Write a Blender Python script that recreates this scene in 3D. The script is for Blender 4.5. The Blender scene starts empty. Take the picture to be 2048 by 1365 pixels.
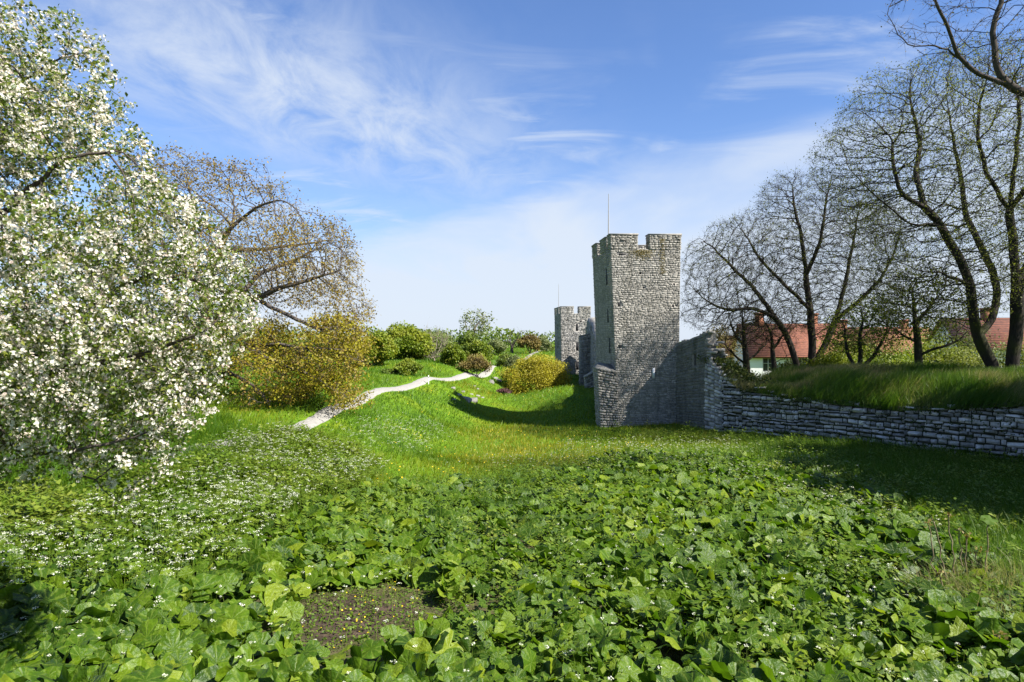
import bpy, math, random
import numpy as np
from mathutils import Vector, Matrix

random.seed(11)
rng = np.random.default_rng(11)
sc = bpy.context.scene
C = sc.collection
R = math.radians

# ------------------------------------------------------------------ camera, sky, sun, exposure
cam_d = bpy.data.cameras.new('camera')
cam = bpy.data.objects.new('camera', cam_d)
C.objects.link(cam)
cam.location = (0, 0, 0)
cam.rotation_euler = (R(90), 0, 0)
cam_d.sensor_width = 36
cam_d.lens = 24
cam_d.clip_start = 0.05
cam_d.clip_end = 6000
sc.camera = cam

SUN_EL, SUN_AZ = R(43), R(27)          # elevation; angle from +x towards the camera side
to_sun = Vector((math.cos(SUN_EL) * math.cos(SUN_AZ), -math.cos(SUN_EL) * math.sin(SUN_AZ), math.sin(SUN_EL)))
sun_d = bpy.data.lights.new('sun', 'SUN')
sun_d.energy = 5.0
sun_d.angle = R(0.53)
sun_d.color = (1.0, 0.955, 0.88)
sun = bpy.data.objects.new('sun', sun_d)
C.objects.link(sun)
sun.rotation_euler = to_sun.to_track_quat('Z', 'Y').to_euler()
sun.location = to_sun * 100

sc.view_settings.view_transform = 'Standard'
sc.view_settings.look = 'None'
sc.view_settings.exposure = 1.44
sc.view_settings.gamma = 1.0

world = bpy.data.worlds.new('World')
sc.world = world
world.use_nodes = True


def sky_nodes():
    nt = world.node_tree
    for n in list(nt.nodes):
        nt.nodes.remove(n)
    L = nt.links.new

    def math_n(op, a=None, b=None, c=None, clamp=False):
        n = nt.nodes.new('ShaderNodeMath')
        n.operation = op
        n.use_clamp = clamp
        for i, v in enumerate((a, b, c)):
            if v is None:
                continue
            if isinstance(v, (int, float)):
                n.inputs[i].default_value = v
            else:
                L(v, n.inputs[i])
        return n.outputs[0]

    def sstep(x, lo, hi):
        n = nt.nodes.new('ShaderNodeMapRange')
        n.interpolation_type = 'SMOOTHSTEP'
        n.inputs[1].default_value = lo
        n.inputs[2].default_value = hi
        L(x, n.inputs[0])
        return n.outputs[0]

    sky = nt.nodes.new('ShaderNodeTexSky')
    sky.sky_type = 'NISHITA'
    sky.sun_disc = False
    sky.sun_elevation = SUN_EL
    sky.sun_rotation = R(90) + SUN_AZ
    sky.altitude = 30
    sky.air_density = 1.0
    sky.dust_density = 0.5
    sky.ozone_density = 2.2
    tc = nt.nodes.new('ShaderNodeTexCoord')
    sp = nt.nodes.new('ShaderNodeSeparateXYZ')
    L(tc.outputs['Generated'], sp.inputs[0])
    zz = math_n('ADD', math_n('MAXIMUM', sp.outputs[2], 0.0), 0.1)
    X = math_n('DIVIDE', sp.outputs[0], zz)
    Y = math_n('DIVIDE', sp.outputs[1], zz)
    cb = nt.nodes.new('ShaderNodeCombineXYZ')
    L(X, cb.inputs[0])
    L(Y, cb.inputs[1])

    def noise(rot, sx, sy, scale, detail, rough, dist, off=0.0):
        mp = nt.nodes.new('ShaderNodeMapping')
        mp.inputs['Rotation'].default_value = (0, 0, rot)
        mp.inputs['Scale'].default_value = (sx, sy, 1)
        mp.inputs['Location'].default_value = (off, off * 0.7, 0)
        L(cb.outputs[0], mp.inputs[0])
        n = nt.nodes.new('ShaderNodeTexNoise')
        n.inputs['Scale'].default_value = scale
        n.inputs['Detail'].default_value = detail
        n.inputs['Roughness'].default_value = rough
        n.inputs['Distortion'].default_value = dist
        L(mp.outputs[0], n.inputs['Vector'])
        return n.outputs['Fac']
    # cirrus fibres and soft sheets in the cloud layer
    fib = noise(R(50), 1.7, 0.9, 2.3, 10, 0.64, 0.5, 3.1)
    big = noise(R(40), 1.3, 0.7, 0.9, 4, 0.55, 0.5, 7.7)
    wis = noise(R(-40), 1.0, 1.9, 1.5, 8, 0.6, 1.0, 1.3)
    # streaked sheet that fans out towards the upper left
    a = math_n('ADD', math_n('MULTIPLY', math_n('ADD', X, 0.66), 0.84), math_n('MULTIPLY', math_n('SUBTRACT', Y, 2.15), -0.54))
    b = math_n('ADD', math_n('MULTIPLY', math_n('ADD', X, 0.66), 0.54), math_n('MULTIPLY', math_n('SUBTRACT', Y, 2.15), 0.84))
    ea = math_n('POWER', math_n('DIVIDE', a, 0.44), 2.0)
    eb = math_n('POWER', math_n('DIVIDE', b, 1.0), 2.0)
    wedge = math_n('EXPONENT', math_n('MULTIPLY', math_n('ADD', ea, eb), -1.0))
    wedge = math_n('MULTIPLY', wedge, sstep(fib, 0.22, 0.74))
    # pale veil lying over the lower right sky
    ln = math_n('ADD', math_n('MULTIPLY', X, 0.657), math_n('MULTIPLY', Y, 0.753))
    ln = math_n('ADD', ln, math_n('MULTIPLY', math_n('SUBTRACT', wis, 0.5), 0.5))
    veil = math_n('MULTIPLY', sstep(ln, 2.2, 2.7), math_n('ADD', 0.42, math_n('MULTIPLY', sstep(big, 0.35, 0.7), 0.35)))
    loose = math_n('MULTIPLY', math_n('MULTIPLY', sstep(wis, 0.42, 0.78), sstep(big, 0.32, 0.6)), 0.6)
    haze = math_n('MULTIPLY', sstep(math_n('DIVIDE', 1.0, zz), 2.1, 6.8), 0.6)
    f = math_n('MAXIMUM', math_n('MULTIPLY', wedge, 1.0), veil)
    f = math_n('ADD', math_n('MAXIMUM', f, loose), haze)
    f = math_n('MINIMUM', f, 0.93, clamp=True)
    tint = nt.nodes.new('ShaderNodeMix')
    tint.data_type = 'RGBA'
    tint.blend_type = 'MULTIPLY'
    tint.inputs[0].default_value = 1.0
    L(sky.outputs[0], tint.inputs[6])
    tint.inputs[7].default_value = (0.93, 1.12, 1.47, 1)
    mx = nt.nodes.new('ShaderNodeMix')
    mx.data_type = 'RGBA'
    L(f, mx.inputs[0])
    L(tint.outputs[2], mx.inputs[6])
    mx.inputs[7].default_value = (5.6, 6.2, 7.1, 1)
    bg = nt.nodes.new('ShaderNodeBackground')
    bg.inputs[1].default_value = 0.05
    L(mx.outputs[2], bg.inputs[0])
    out = nt.nodes.new('ShaderNodeOutputWorld')
    L(bg.outputs[0], out.inputs[0])


sky_nodes()
FPX = 1365.3


def W(u, v, d):
    """a point seen at photograph position u, v standing d metres away"""
    return np.array(((u - 1024) / FPX * d, d, (682.5 - v) / FPX * d))


# ------------------------------------------------------------------ mesh helpers
def mesh_np(name, V, T=None, Q=None, attr=None, smooth=False):
    me = bpy.data.meshes.new(name)
    V = np.asarray(V, dtype=np.float32)
    T = np.zeros((0, 3), np.int32) if T is None else np.asarray(T, np.int32).reshape(-1, 3)
    Q = np.zeros((0, 4), np.int32) if Q is None else np.asarray(Q, np.int32).reshape(-1, 4)
    me.vertices.add(len(V))
    me.vertices.foreach_set('co', V.ravel())
    lp = np.concatenate((T.ravel(), Q.ravel())).astype(np.int32)
    me.loops.add(len(lp))
    me.loops.foreach_set('vertex_index', lp)
    me.polygons.add(len(T) + len(Q))
    ls = np.concatenate((np.arange(len(T)) * 3, len(T) * 3 + np.arange(len(Q)) * 4)).astype(np.int32)
    me.polygons.foreach_set('loop_start', ls)
    if smooth:
        me.polygons.foreach_set('use_smooth', np.ones(len(ls), dtype=bool))
    me.update(calc_edges=True)
    for k, a in (attr or {}).items():
        at = me.attributes.new(k, 'FLOAT', 'POINT')
        at.data.foreach_set('value', np.asarray(a, np.float32))
    return me


def obj(name, me, mat, parent=None):
    o = bpy.data.objects.new(name, me)
    C.objects.link(o)
    if mat is not None and len(me.materials) == 0:
        me.materials.append(mat)
    if parent is not None:
        o.parent = parent
        wl = parent.location.copy()
        if parent.parent is not None and parent.type == 'EMPTY':
            wl = wl + parent.parent.location
        if parent.type != 'EMPTY' and parent.parent is not None:
            o.matrix_parent_inverse = Matrix.Identity(4)   # mesh parts keep world coordinates through their own inverse
        else:
            o.matrix_parent_inverse = Matrix.Translation(-wl)
    return o


def thing(name, label, cat, loc=(0, 0, 0), group=None):
    o = bpy.data.objects.new(name, None)
    C.objects.link(o)
    o.location = [float(c) for c in loc]
    o.empty_display_size = 0.3
    tag(o, label, cat, group)
    return o


def tag(o, label=None, cat=None, group=None, kind=None):
    if label:
        o['label'] = label
    if cat:
        o['category'] = cat
    if group:
        o['group'] = group
    if kind:
        o['kind'] = kind
    return o


class MB:
    def __init__(s):
        s.V, s.T, s.Q, s.A, s.n = [], [], [], [], 0

    def add(s, V, T=None, Q=None, a=0.5):
        V = np.asarray(V, float).reshape(-1, 3)
        if T is not None and len(T):
            s.T.append(np.asarray(T).reshape(-1, 3) + s.n)
        if Q is not None and len(Q):
            s.Q.append(np.asarray(Q).reshape(-1, 4) + s.n)
        s.V.append(V)
        s.A.append(np.full(len(V), a) if np.isscalar(a) else np.asarray(a, float))
        s.n += len(V)
        return s

    def box(s, lo, hi, a=0.5, M=None):
        (x0, y0, z0), (x1, y1, z1) = lo, hi
        V = np.array([(x0, y0, z0), (x1, y0, z0), (x1, y1, z0), (x0, y1, z0), (x0, y0, z1), (x1, y0, z1), (x1, y1, z1), (x0, y1, z1)], float)
        if M is not None:
            V = V @ M[:3, :3].T + M[:3, 3]
        return s.add(V, Q=BOXQ, a=a)

    def tris(s):
        return sum(len(t) for t in s.T) + 2 * sum(len(q) for q in s.Q)

    def mesh(s, name, smooth=False):
        return mesh_np(name, np.concatenate(s.V), np.concatenate(s.T) if s.T else None, np.concatenate(s.Q) if s.Q else None, {'rnd': np.concatenate(s.A)}, smooth)

    def build(s, name, mat, parent=None, smooth=False):
        return obj(name, s.mesh(name, smooth), mat, parent)


BOXQ = np.array([(0, 3, 2, 1), (4, 5, 6, 7), (0, 1, 5, 4), (1, 2, 6, 5), (2, 3, 7, 6), (3, 0, 4, 7)])


LEAF_V = np.array([(0, 0, 0), (0.32, 0.5, 0.08), (0, 1, -0.05), (-0.32, 0.5, 0.08)])
LEAF_T = np.array([(0, 1, 2), (0, 2, 3)])
WIDE_V = np.array([(0, 0, 0), (0.42, 0.3, 0.1), (0.36, 0.78, 0.06), (0, 1, -0.06), (-0.36, 0.78, 0.06), (-0.42, 0.3, 0.1)])
WIDE_T = np.array([(0, 1, 2), (0, 2, 3), (0, 3, 4), (0, 4, 5)])


def norm(v):
    v = np.asarray(v, float)
    return v / np.maximum(np.linalg.norm(v, axis=-1, keepdims=True), 1e-9)


def bases(n, up=(0, 0, 1), spread=1.0, bias=None):
    """random orientation matrices: local z near `up` scattered by `spread`"""
    nz = norm(np.asarray(up, float) + rng.normal(size=(n, 3)) * spread)
    t = rng.normal(size=(n, 3)) if bias is None else np.asarray(bias, float) + rng.normal(size=(n, 3)) * 0.5
    nx = norm(np.cross(t, nz))
    ny = np.cross(nz, nx)
    return np.stack((nx, ny, nz), axis=2)


def scatter(tv, tt, pos, B, sc_, a=None, tq=None):
    """copies of a template joined into arrays"""
    tv = np.asarray(tv, float)
    n, k = len(pos), len(tv)
    sc_ = np.broadcast_to(np.asarray(sc_, float).reshape(-1, 1, 1) if np.ndim(sc_) <= 1 else np.asarray(sc_)[:, None, :], (n, 1, 1) if np.ndim(sc_) <= 1 else (n, 1, 3))
    V = np.einsum('nij,nkj->nki', B, tv[None] * sc_) + np.asarray(pos)[:, None, :]
    off = (np.arange(n) * k)[:, None, None]
    T = (np.asarray(tt)[None] + off).reshape(-1, 3) if tt is not None and len(tt) else np.zeros((0, 3), int)
    Q = (np.asarray(tq)[None] + off).reshape(-1, 4) if tq is not None and len(tq) else np.zeros((0, 4), int)
    A = np.repeat(rng.random(n) if a is None else a, k)
    return V.reshape(-1, 3), T, Q, A


def tube(P, r, sides=5):
    P = np.asarray(P, float)
    n = len(P)
    t = np.empty_like(P)
    t[1:-1] = P[2:] - P[:-2] if n > 2 else 0
    t[0] = P[1] - P[0]
    t[-1] = P[-1] - P[-2]
    t = norm(t)
    ref = np.array((0.0, 0.0, 1.0)) if abs(t[0, 2]) < 0.7 else np.array((1.0, 0.0, 0.0))
    if sides > 3:
        a = np.empty_like(t)
        v = np.cross(t[0], ref)
        for i in range(n):
            v = v - t[i] * (v @ t[i])
            v = v / max(math.sqrt(v @ v), 1e-9)
            a[i] = v
    else:
        a = norm(np.cross(t, ref))
    b = np.cross(t, a)
    th = np.arange(sides) * 2 * math.pi / sides
    ring = a[:, None, :] * np.cos(th)[None, :, None] + b[:, None, :] * np.sin(th)[None, :, None]
    V = (P[:, None, :] + ring * np.asarray(r, float).reshape(-1, 1, 1)).reshape(-1, 3)
    i = np.arange(n - 1)[:, None] * sides
    j = np.arange(sides)[None, :]
    j2 = (j + 1) % sides
    Q = np.stack((i + j, i + j2, i + sides + j2, i + sides + j), axis=2).reshape(-1, 4)
    return V, Q


def in_poly(px, py, poly):
    poly = np.asarray(poly, float)
    x0, y0 = poly[:, 0], poly[:, 1]
    x1, y1 = np.roll(x0, -1), np.roll(y0, -1)
    c = np.zeros(np.shape(px), bool)
    for a, b, c_, d in zip(x0, y0, x1, y1):
        if b == d:
            continue
        cond = ((b > py) != (d > py)) & (px < (c_ - a) * (py - b) / (d - b) + a)
        c ^= cond
    return c


def poly_dist(px, py, poly, closed=True):
    poly = np.asarray(poly, float)
    best = np.full(np.shape(px), 1e9)
    m = len(poly) if closed else len(poly) - 1
    for i in range(m):
        a, b = poly[i], poly[(i + 1) % len(poly)]
        d = b - a
        t = np.clip(((px - a[0]) * d[0] + (py - a[1]) * d[1]) / max(d @ d, 1e-9), 0, 1)
        best = np.minimum(best, np.hypot(px - a[0] - t * d[0], py - a[1] - t * d[1]))
    return best


def vnoise(x, y, s, seed=0):
    """smooth value noise, 0..1"""
    x = np.asarray(x, float) / s
    y = np.asarray(y, float) / s
    xi, yi = np.floor(x).astype(int), np.floor(y).astype(int)
    fx, fy = x - xi, y - yi
    fx, fy = fx * fx * (3 - 2 * fx), fy * fy * (3 - 2 * fy)

    def h(i, j):
        v = np.sin(i * 127.1 + j * 311.7 + seed * 74.7) * 43758.5453
        return v - np.floor(v)
    return (h(xi, yi) * (1 - fx) + h(xi + 1, yi) * fx) * (1 - fy) + (h(xi, yi + 1) * (1 - fx) + h(xi + 1, yi + 1) * fx) * fy


def fbm(x, y, s, seed=0):
    return vnoise(x, y, s, seed) * 0.55 + vnoise(x, y, s * 0.43, seed + 1) * 0.3 + vnoise(x, y, s * 0.19, seed + 2) * 0.15


# ------------------------------------------------------------------ materials
def nt_of(name):
    m = bpy.data.materials.new(name)
    m.use_nodes = True
    nt = m.node_tree
    return m, nt, nt.nodes['Principled BSDF'], nt.nodes['Material Output']


def ramp(nt, src, stops, interp='LINEAR'):
    r = nt.nodes.new('ShaderNodeValToRGB')
    r.color_ramp.interpolation = interp
    e = r.color_ramp.elements
    while len(e) < len(stops):
        e.new(0.5)
    for el, (p, c) in zip(e, stops):
        el.position = p
        el.color = (*c, 1)
    nt.links.new(src, r.inputs[0])
    return r.outputs[0]


def nz(nt, scale, detail=4, rough=0.55, coord='Object', vec_scale=None):
    tc = nt.nodes.new('ShaderNodeTexCoord')
    n = nt.nodes.new('ShaderNodeTexNoise')
    n.inputs['Scale'].default_value = scale
    n.inputs['Detail'].default_value = detail
    n.inputs['Roughness'].default_value = rough
    if vec_scale:
        mp = nt.nodes.new('ShaderNodeMapping')
        mp.inputs['Scale'].default_value = vec_scale
        nt.links.new(tc.outputs[coord], mp.inputs[0])
        nt.links.new(mp.outputs[0], n.inputs['Vector'])
    else:
        nt.links.new(tc.outputs[coord], n.inputs['Vector'])
    return n.outputs['Fac']


def bump(nt, bs, h, strength, dist):
    b = nt.nodes.new('ShaderNodeBump')
    b.inputs['Strength'].default_value = strength
    b.inputs['Distance'].default_value = dist
    nt.links.new(h, b.inputs['Height'])
    nt.links.new(b.outputs[0], bs.inputs['Normal'])


def mixc(nt, f, a, b, mode='MIX'):
    m = nt.nodes.new('ShaderNodeMix')
    m.data_type = 'RGBA'
    m.blend_type = mode
    for i, v in ((0, f), (6, a), (7, b)):
        if isinstance(v, (int, float)):
            m.inputs[i].default_value = v
        elif isinstance(v, tuple):
            m.inputs[i].default_value = (*v, 1)
        else:
            nt.links.new(v, m.inputs[i])
    return m.outputs[2]


KA = 0.69


def leaf_mat(name, stops, trans=0.35, tcol=1.6, rough=0.55, spec=0.3):
    m, nt, bs, out = nt_of(name)
    at = nt.nodes.new('ShaderNodeAttribute')
    at.attribute_name = 'rnd'
    stops = [(p, tuple(KA * c for c in cc)) for p, cc in stops]
    col = ramp(nt, at.outputs['Fac'], stops)
    nt.links.new(col, bs.inputs['Base Color'])
    bs.inputs['Roughness'].default_value = rough
    bs.inputs['Specular IOR Level'].default_value = spec
    if trans > 0:
        tr = nt.nodes.new('ShaderNodeBsdfTranslucent')
        tc2 = mixc(nt, 1.0, col, (tcol, tcol, tcol * 0.6), 'MULTIPLY')
        nt.links.new(tc2, tr.inputs[0])
        mx = nt.nodes.new('ShaderNodeMixShader')
        mx.inputs[0].default_value = trans
        nt.links.new(bs.outputs[0], mx.inputs[1])
        nt.links.new(tr.outputs[0], mx.inputs[2])
        nt.links.new(mx.outputs[0], out.inputs[0])
    return m


def bark_mat(name, c1, c2, moss=None):
    m, nt, bs, out = nt_of(name)
    n = nz(nt, 5.0, 6, 0.65, vec_scale=(3, 3, 0.7))
    col = ramp(nt, n, [(0.3, c1), (0.7, c2)])
    if moss:
        n2 = nz(nt, 0.9, 4, 0.6)
        f = ramp(nt, n2, [(0.48, (0, 0, 0)), (0.66, (0.75, 0.75, 0.75))])
        col = mixc(nt, f, col, moss)
    nt.links.new(col, bs.inputs['Base Color'])
    bs.inputs['Roughness'].default_value = 0.9
    bs.inputs['Specular IOR Level'].default_value = 0.15
    bump(nt, bs, n, 0.6, 0.04)
    return m


def stone_mat(name, stops, stain=(0.05, 0.05, 0.045), bstr=0.5, bscale=9.0, lichen=None, streak=0.5):
    m, nt, bs, out = nt_of(name)
    at = nt.nodes.new('ShaderNodeAttribute')
    at.attribute_name = 'rnd'
    stops = [(p, tuple(0.82 * c for c in cc)) for p, cc in stops]
    col = ramp(nt, at.outputs['Fac'], stops)
    n1 = nz(nt, bscale, 7, 0.65)
    f1 = ramp(nt, n1, [(0.3, (0.74, 0.74, 0.73)), (0.7, (1.12, 1.11, 1.09))])
    col = mixc(nt, 1.0, col, f1, 'MULTIPLY')
    n2 = nz(nt, 1.0, 5, 0.6, vec_scale=(1.6, 1.6, 0.28))
    f2 = ramp(nt, n2, [(0.5, (0, 0, 0)), (0.72, (streak, streak, streak))])
    col = mixc(nt, f2, col, stain)
    if lichen:
        n3 = nz(nt, 2.3, 6, 0.7)
        f3 = ramp(nt, n3, [(0.56, (0, 0, 0)), (0.66, (0.8, 0.8, 0.8))])
        col = mixc(nt, f3, col, lichen)
    nt.links.new(col, bs.inputs['Base Color'])
    bs.inputs['Roughness'].default_value = 0.92
    bs.inputs['Specular IOR Level'].default_value = 0.15
    bump(nt, bs, n1, bstr, 0.05)
    return m


def plain_mat(name, c, rough=0.7, nscale=None, c2=None, spec=0.3, metal=0.0, bstr=0.0):
    m, nt, bs, out = nt_of(name)
    bs.inputs['Roughness'].default_value = rough
    bs.inputs['Specular IOR Level'].default_value = spec
    bs.inputs['Metallic'].default_value = metal
    if nscale:
        n = nz(nt, nscale, 6, 0.6)
        nt.links.new(ramp(nt, n, [(0.3, c), (0.7, c2)]), bs.inputs['Base Color'])
        if bstr:
            bump(nt, bs, n, bstr, 0.03)
    else:
        bs.inputs['Base Color'].default_value = (*c, 1)
    return m


def veined_mat(name, stops, trans, tcol, rough, spec):
    m = leaf_mat(name, stops, trans, tcol, rough, spec)
    nt = m.node_tree
    bs = nt.nodes['Principled BSDF']
    ax, ay = nt.nodes.new('ShaderNodeAttribute'), nt.nodes.new('ShaderNodeAttribute')
    ax.attribute_name, ay.attribute_name = 'lx', 'ly'

    def mn(op, a, b=None):
        n = nt.nodes.new('ShaderNodeMath')
        n.operation = op
        for i, v in enumerate((a, b)):
            if v is None:
                continue
            if isinstance(v, (int, float)):
                n.inputs[i].default_value = v
            else:
                nt.links.new(v, n.inputs[i])
        return n.outputs[0]
    cb = nt.nodes.new('ShaderNodeCombineXYZ')
    nt.links.new(ax.outputs['Fac'], cb.inputs[0])
    nt.links.new(ay.outputs['Fac'], cb.inputs[1])
    no = nt.nodes.new('ShaderNodeTexNoise')
    no.inputs['Scale'].default_value = 4.5
    no.inputs['Detail'].default_value = 3
    nt.links.new(cb.outputs[0], no.inputs['Vector'])
    ang = mn('ARCTAN2', ay.outputs['Fac'], ax.outputs['Fac'])
    ang = mn('ADD', ang, mn('MULTIPLY', mn('SUBTRACT', no.outputs['Fac'], 0.5), 0.35))
    vein = mn('POWER', mn('ABSOLUTE', mn('COSINE', mn('MULTIPLY', ang, 4.5))), 10.0)
    h = mn('ADD', mn('MULTIPLY', vein, -0.5), mn('MULTIPLY', no.outputs['Fac'], 1.6))
    bump(nt, bs, h, 0.38, 0.04)
    src = bs.inputs['Base Color'].links[0].from_socket
    vf = mn('MULTIPLY', vein, 0.35)
    c = mixc(nt, vf, src, (0.2, 0.27, 0.04))
    mot = ramp(nt, no.outputs['Fac'], [(0.3, (0.72, 0.75, 0.7)), (0.7, (1.2, 1.15, 1.1))])
    c = mixc(nt, 1.0, c, mot, 'MULTIPLY')
    nt.links.new(c, bs.inputs['Base Color'])
    return m


M = {}
M['butterbur'] = veined_mat('butterbur_leaf', [(0, (0.036, 0.088, 0.005)), (0.5, (0.08, 0.165, 0.006)), (0.85, (0.14, 0.235, 0.008)), (1, (0.22, 0.3, 0.016))], 0.35, 1.8, 0.44, 0.24)
M['herb'] = leaf_mat('herb_leaf', [(0, (0.075, 0.15, 0.01)), (0.6, (0.165, 0.25, 0.016)), (1, (0.27, 0.32, 0.045))], 0.35, 1.5)
M['grass'] = leaf_mat('grass_blade', [(0, (0.045, 0.14, 0.006)), (0.45, (0.115, 0.225, 0.006)), (0.72, (0.23, 0.3, 0.005)), (1, (0.34, 0.31, 0.02))], 0.35, 1.5, 0.5, 0.3)
M['tall_grass'] = leaf_mat('tall_grass_blade', [(0, (0.06, 0.15, 0.012)), (0.5, (0.12, 0.22, 0.02)), (0.75, (0.22, 0.26, 0.06)), (1, (0.42, 0.36, 0.2))], 0.35, 1.5)
M['umbel'] = leaf_mat('white_umbel', [(0, (0.55, 0.62, 0.3)), (0.5, (0.85, 0.86, 0.66)), (1, (0.95, 0.95, 0.86))], 0.3, 1.0, 0.6)
M['yellow_flower'] = leaf_mat('yellow_petal', [(0, (0.75, 0.5, 0.01)), (1, (0.85, 0.65, 0.03))], 0.2, 1.0)
M['petal'] = leaf_mat('apple_petal', [(0, (0.85, 0.66, 0.6)), (0.25, (0.98, 0.9, 0.78)), (1, (1.0, 0.98, 0.88))], 0.35, 1.0, 0.6, 0.2)
M['apple_leaf'] = leaf_mat('apple_leaf', [(0, (0.07, 0.12, 0.012)), (0.6, (0.14, 0.2, 0.02)), (1, (0.24, 0.25, 0.04))], 0.35, 1.6, 0.45, 0.4)
M['oak_leaf'] = leaf_mat('oak_leaf', [(0, (0.2, 0.12, 0.03)), (0.5, (0.29, 0.2, 0.03)), (1, (0.36, 0.29, 0.04))], 0.3, 1.4)
M['oak_low_leaf'] = leaf_mat('oak_low_leaf', [(0, (0.22, 0.17, 0.012)), (0.5, (0.32, 0.27, 0.012)), (1, (0.38, 0.36, 0.02))], 0.35, 1.5)
M['bud_leaf'] = leaf_mat('spring_leaf', [(0, (0.09, 0.11, 0.02)), (0.5, (0.16, 0.19, 0.025)), (1, (0.25, 0.27, 0.05))], 0.4, 1.5)
M['lime_leaf'] = leaf_mat('lime_leaf', [(0, (0.13, 0.2, 0.012)), (0.5, (0.22, 0.285, 0.016)), (1, (0.31, 0.33, 0.03))], 0.35, 1.5)
M['green_leaf'] = leaf_mat('green_leaf', [(0, (0.08, 0.14, 0.015)), (0.5, (0.14, 0.21, 0.02)), (1, (0.21, 0.26, 0.035))], 0.35, 1.5)
M['pale_leaf'] = leaf_mat('pale_leaf', [(0, (0.12, 0.16, 0.05)), (0.5, (0.2, 0.24, 0.08)), (1, (0.3, 0.32, 0.14))], 0.35, 1.4)
M['willow_leaf'] = leaf_mat('willow_leaf', [(0, (0.34, 0.29, 0.02)), (0.5, (0.5, 0.45, 0.025)), (1, (0.56, 0.53, 0.05))], 0.35, 1.3)
M['brown_leaf'] = leaf_mat('brown_leaf', [(0, (0.14, 0.1, 0.03)), (0.5, (0.22, 0.165, 0.035)), (1, (0.3, 0.25, 0.06))], 0.25, 1.3)
M['red_leaf'] = leaf_mat('red_leaf', [(0, (0.08, 0.03, 0.03)), (1, (0.15, 0.06, 0.06))], 0.2, 1.2)
M['dark_leaf'] = leaf_mat('evergreen_leaf', [(0, (0.02, 0.05, 0.012)), (1, (0.05, 0.1, 0.02))], 0.1, 1.2)
M['ivy'] = leaf_mat('ivy_leaf', [(0, (0.04, 0.07, 0.012)), (0.6, (0.1, 0.14, 0.02)), (1, (0.2, 0.22, 0.03))], 0.3, 1.4)
M['bark'] = bark_mat('grey_bark', (0.016, 0.013, 0.011), (0.05, 0.042, 0.035), (0.045, 0.052, 0.014))
M['bark_plain'] = bark_mat('brown_bark', (0.03, 0.024, 0.02), (0.09, 0.073, 0.06))
M['bark_oak'] = bark_mat('oak_bark', (0.035, 0.03, 0.026), (0.12, 0.1, 0.085))
M['bark_pale'] = bark_mat('pale_bark', (0.13, 0.11, 0.08), (0.25, 0.21, 0.16))
M['dry_stem'] = plain_mat('dry_stem', (0.1, 0.075, 0.04), 0.8, 12, (0.2, 0.16, 0.09))
M['stone'] = stone_mat('tower_limestone', [(0, (0.27, 0.255, 0.23)), (0.5, (0.37, 0.35, 0.315)), (1, (0.47, 0.445, 0.4))], (0.1, 0.095, 0.075), 0.7, 7.0, None, 0.55)
M['mortar'] = stone_mat('tower_mortar', [(0, (0.27, 0.255, 0.23)), (1, (0.31, 0.295, 0.265))], (0.08, 0.075, 0.06), 0.8, 6.0)
M['plaster'] = stone_mat('old_render', [(0, (0.17, 0.17, 0.16)), (1, (0.23, 0.23, 0.215))], (0.03, 0.04, 0.028), 0.6, 5.0, None, 0.95)
M['rubble'] = stone_mat('rubble_limestone', [(0, (0.3, 0.295, 0.28)), (0.5, (0.6, 0.58, 0.55)), (1, (0.9, 0.87, 0.83))], (0.08, 0.085, 0.05), 0.6, 5.0, (0.09, 0.1, 0.07), 0.35)
M['joint'] = plain_mat('mossy_joint', (0.02, 0.022, 0.014), 0.95, 6, (0.05, 0.055, 0.025))
M['far_stone'] = stone_mat('far_tower_stone', [(0, (0.25, 0.24, 0.22)), (0.5, (0.34, 0.325, 0.3)), (1, (0.42, 0.4, 0.37))], (0.1, 0.095, 0.07), 0.8, 3.0, None, 0.5)
M['cap'] = plain_mat('coping_slab', (0.16, 0.15, 0.13), 0.9, 3, (0.3, 0.28, 0.25))
M['dark'] = plain_mat('dark_opening', (0.012, 0.012, 0.014), 0.9)
M['pole'] = plain_mat('flagpole_paint', (0.3, 0.29, 0.28), 0.5)
M['gravel'] = plain_mat('path_gravel', (0.18, 0.172, 0.155), 0.95, 7, (0.3, 0.288, 0.26), 0.1, 0, 0.4)
M['rock'] = stone_mat('pale_rock', [(0, (0.22, 0.21, 0.19)), (1, (0.34, 0.33, 0.3))], (0.1, 0.1, 0.06), 0.6, 3.0)
M['post'] = plain_mat('white_post', (0.7, 0.7, 0.68), 0.6)
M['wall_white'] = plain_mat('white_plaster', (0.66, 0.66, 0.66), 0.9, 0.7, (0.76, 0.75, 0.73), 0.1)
M['wall_base'] = plain_mat('rough_base_plaster', (0.38, 0.37, 0.35), 0.95, 5, (0.58, 0.56, 0.52), 0.1, 0, 0.8)
M['glass'] = plain_mat('window_glass', (0.03, 0.035, 0.04), 0.1, spec=0.6)
M['frame'] = plain_mat('window_frame', (0.42, 0.42, 0.42), 0.6)
M['brick'] = plain_mat('chimney_brick', (0.2, 0.08, 0.045), 0.9, 8, (0.33, 0.14, 0.08))
M['soil'] = plain_mat('soil', (0.05, 0.035, 0.025), 0.95, 6, (0.12, 0.085, 0.06))


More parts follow.
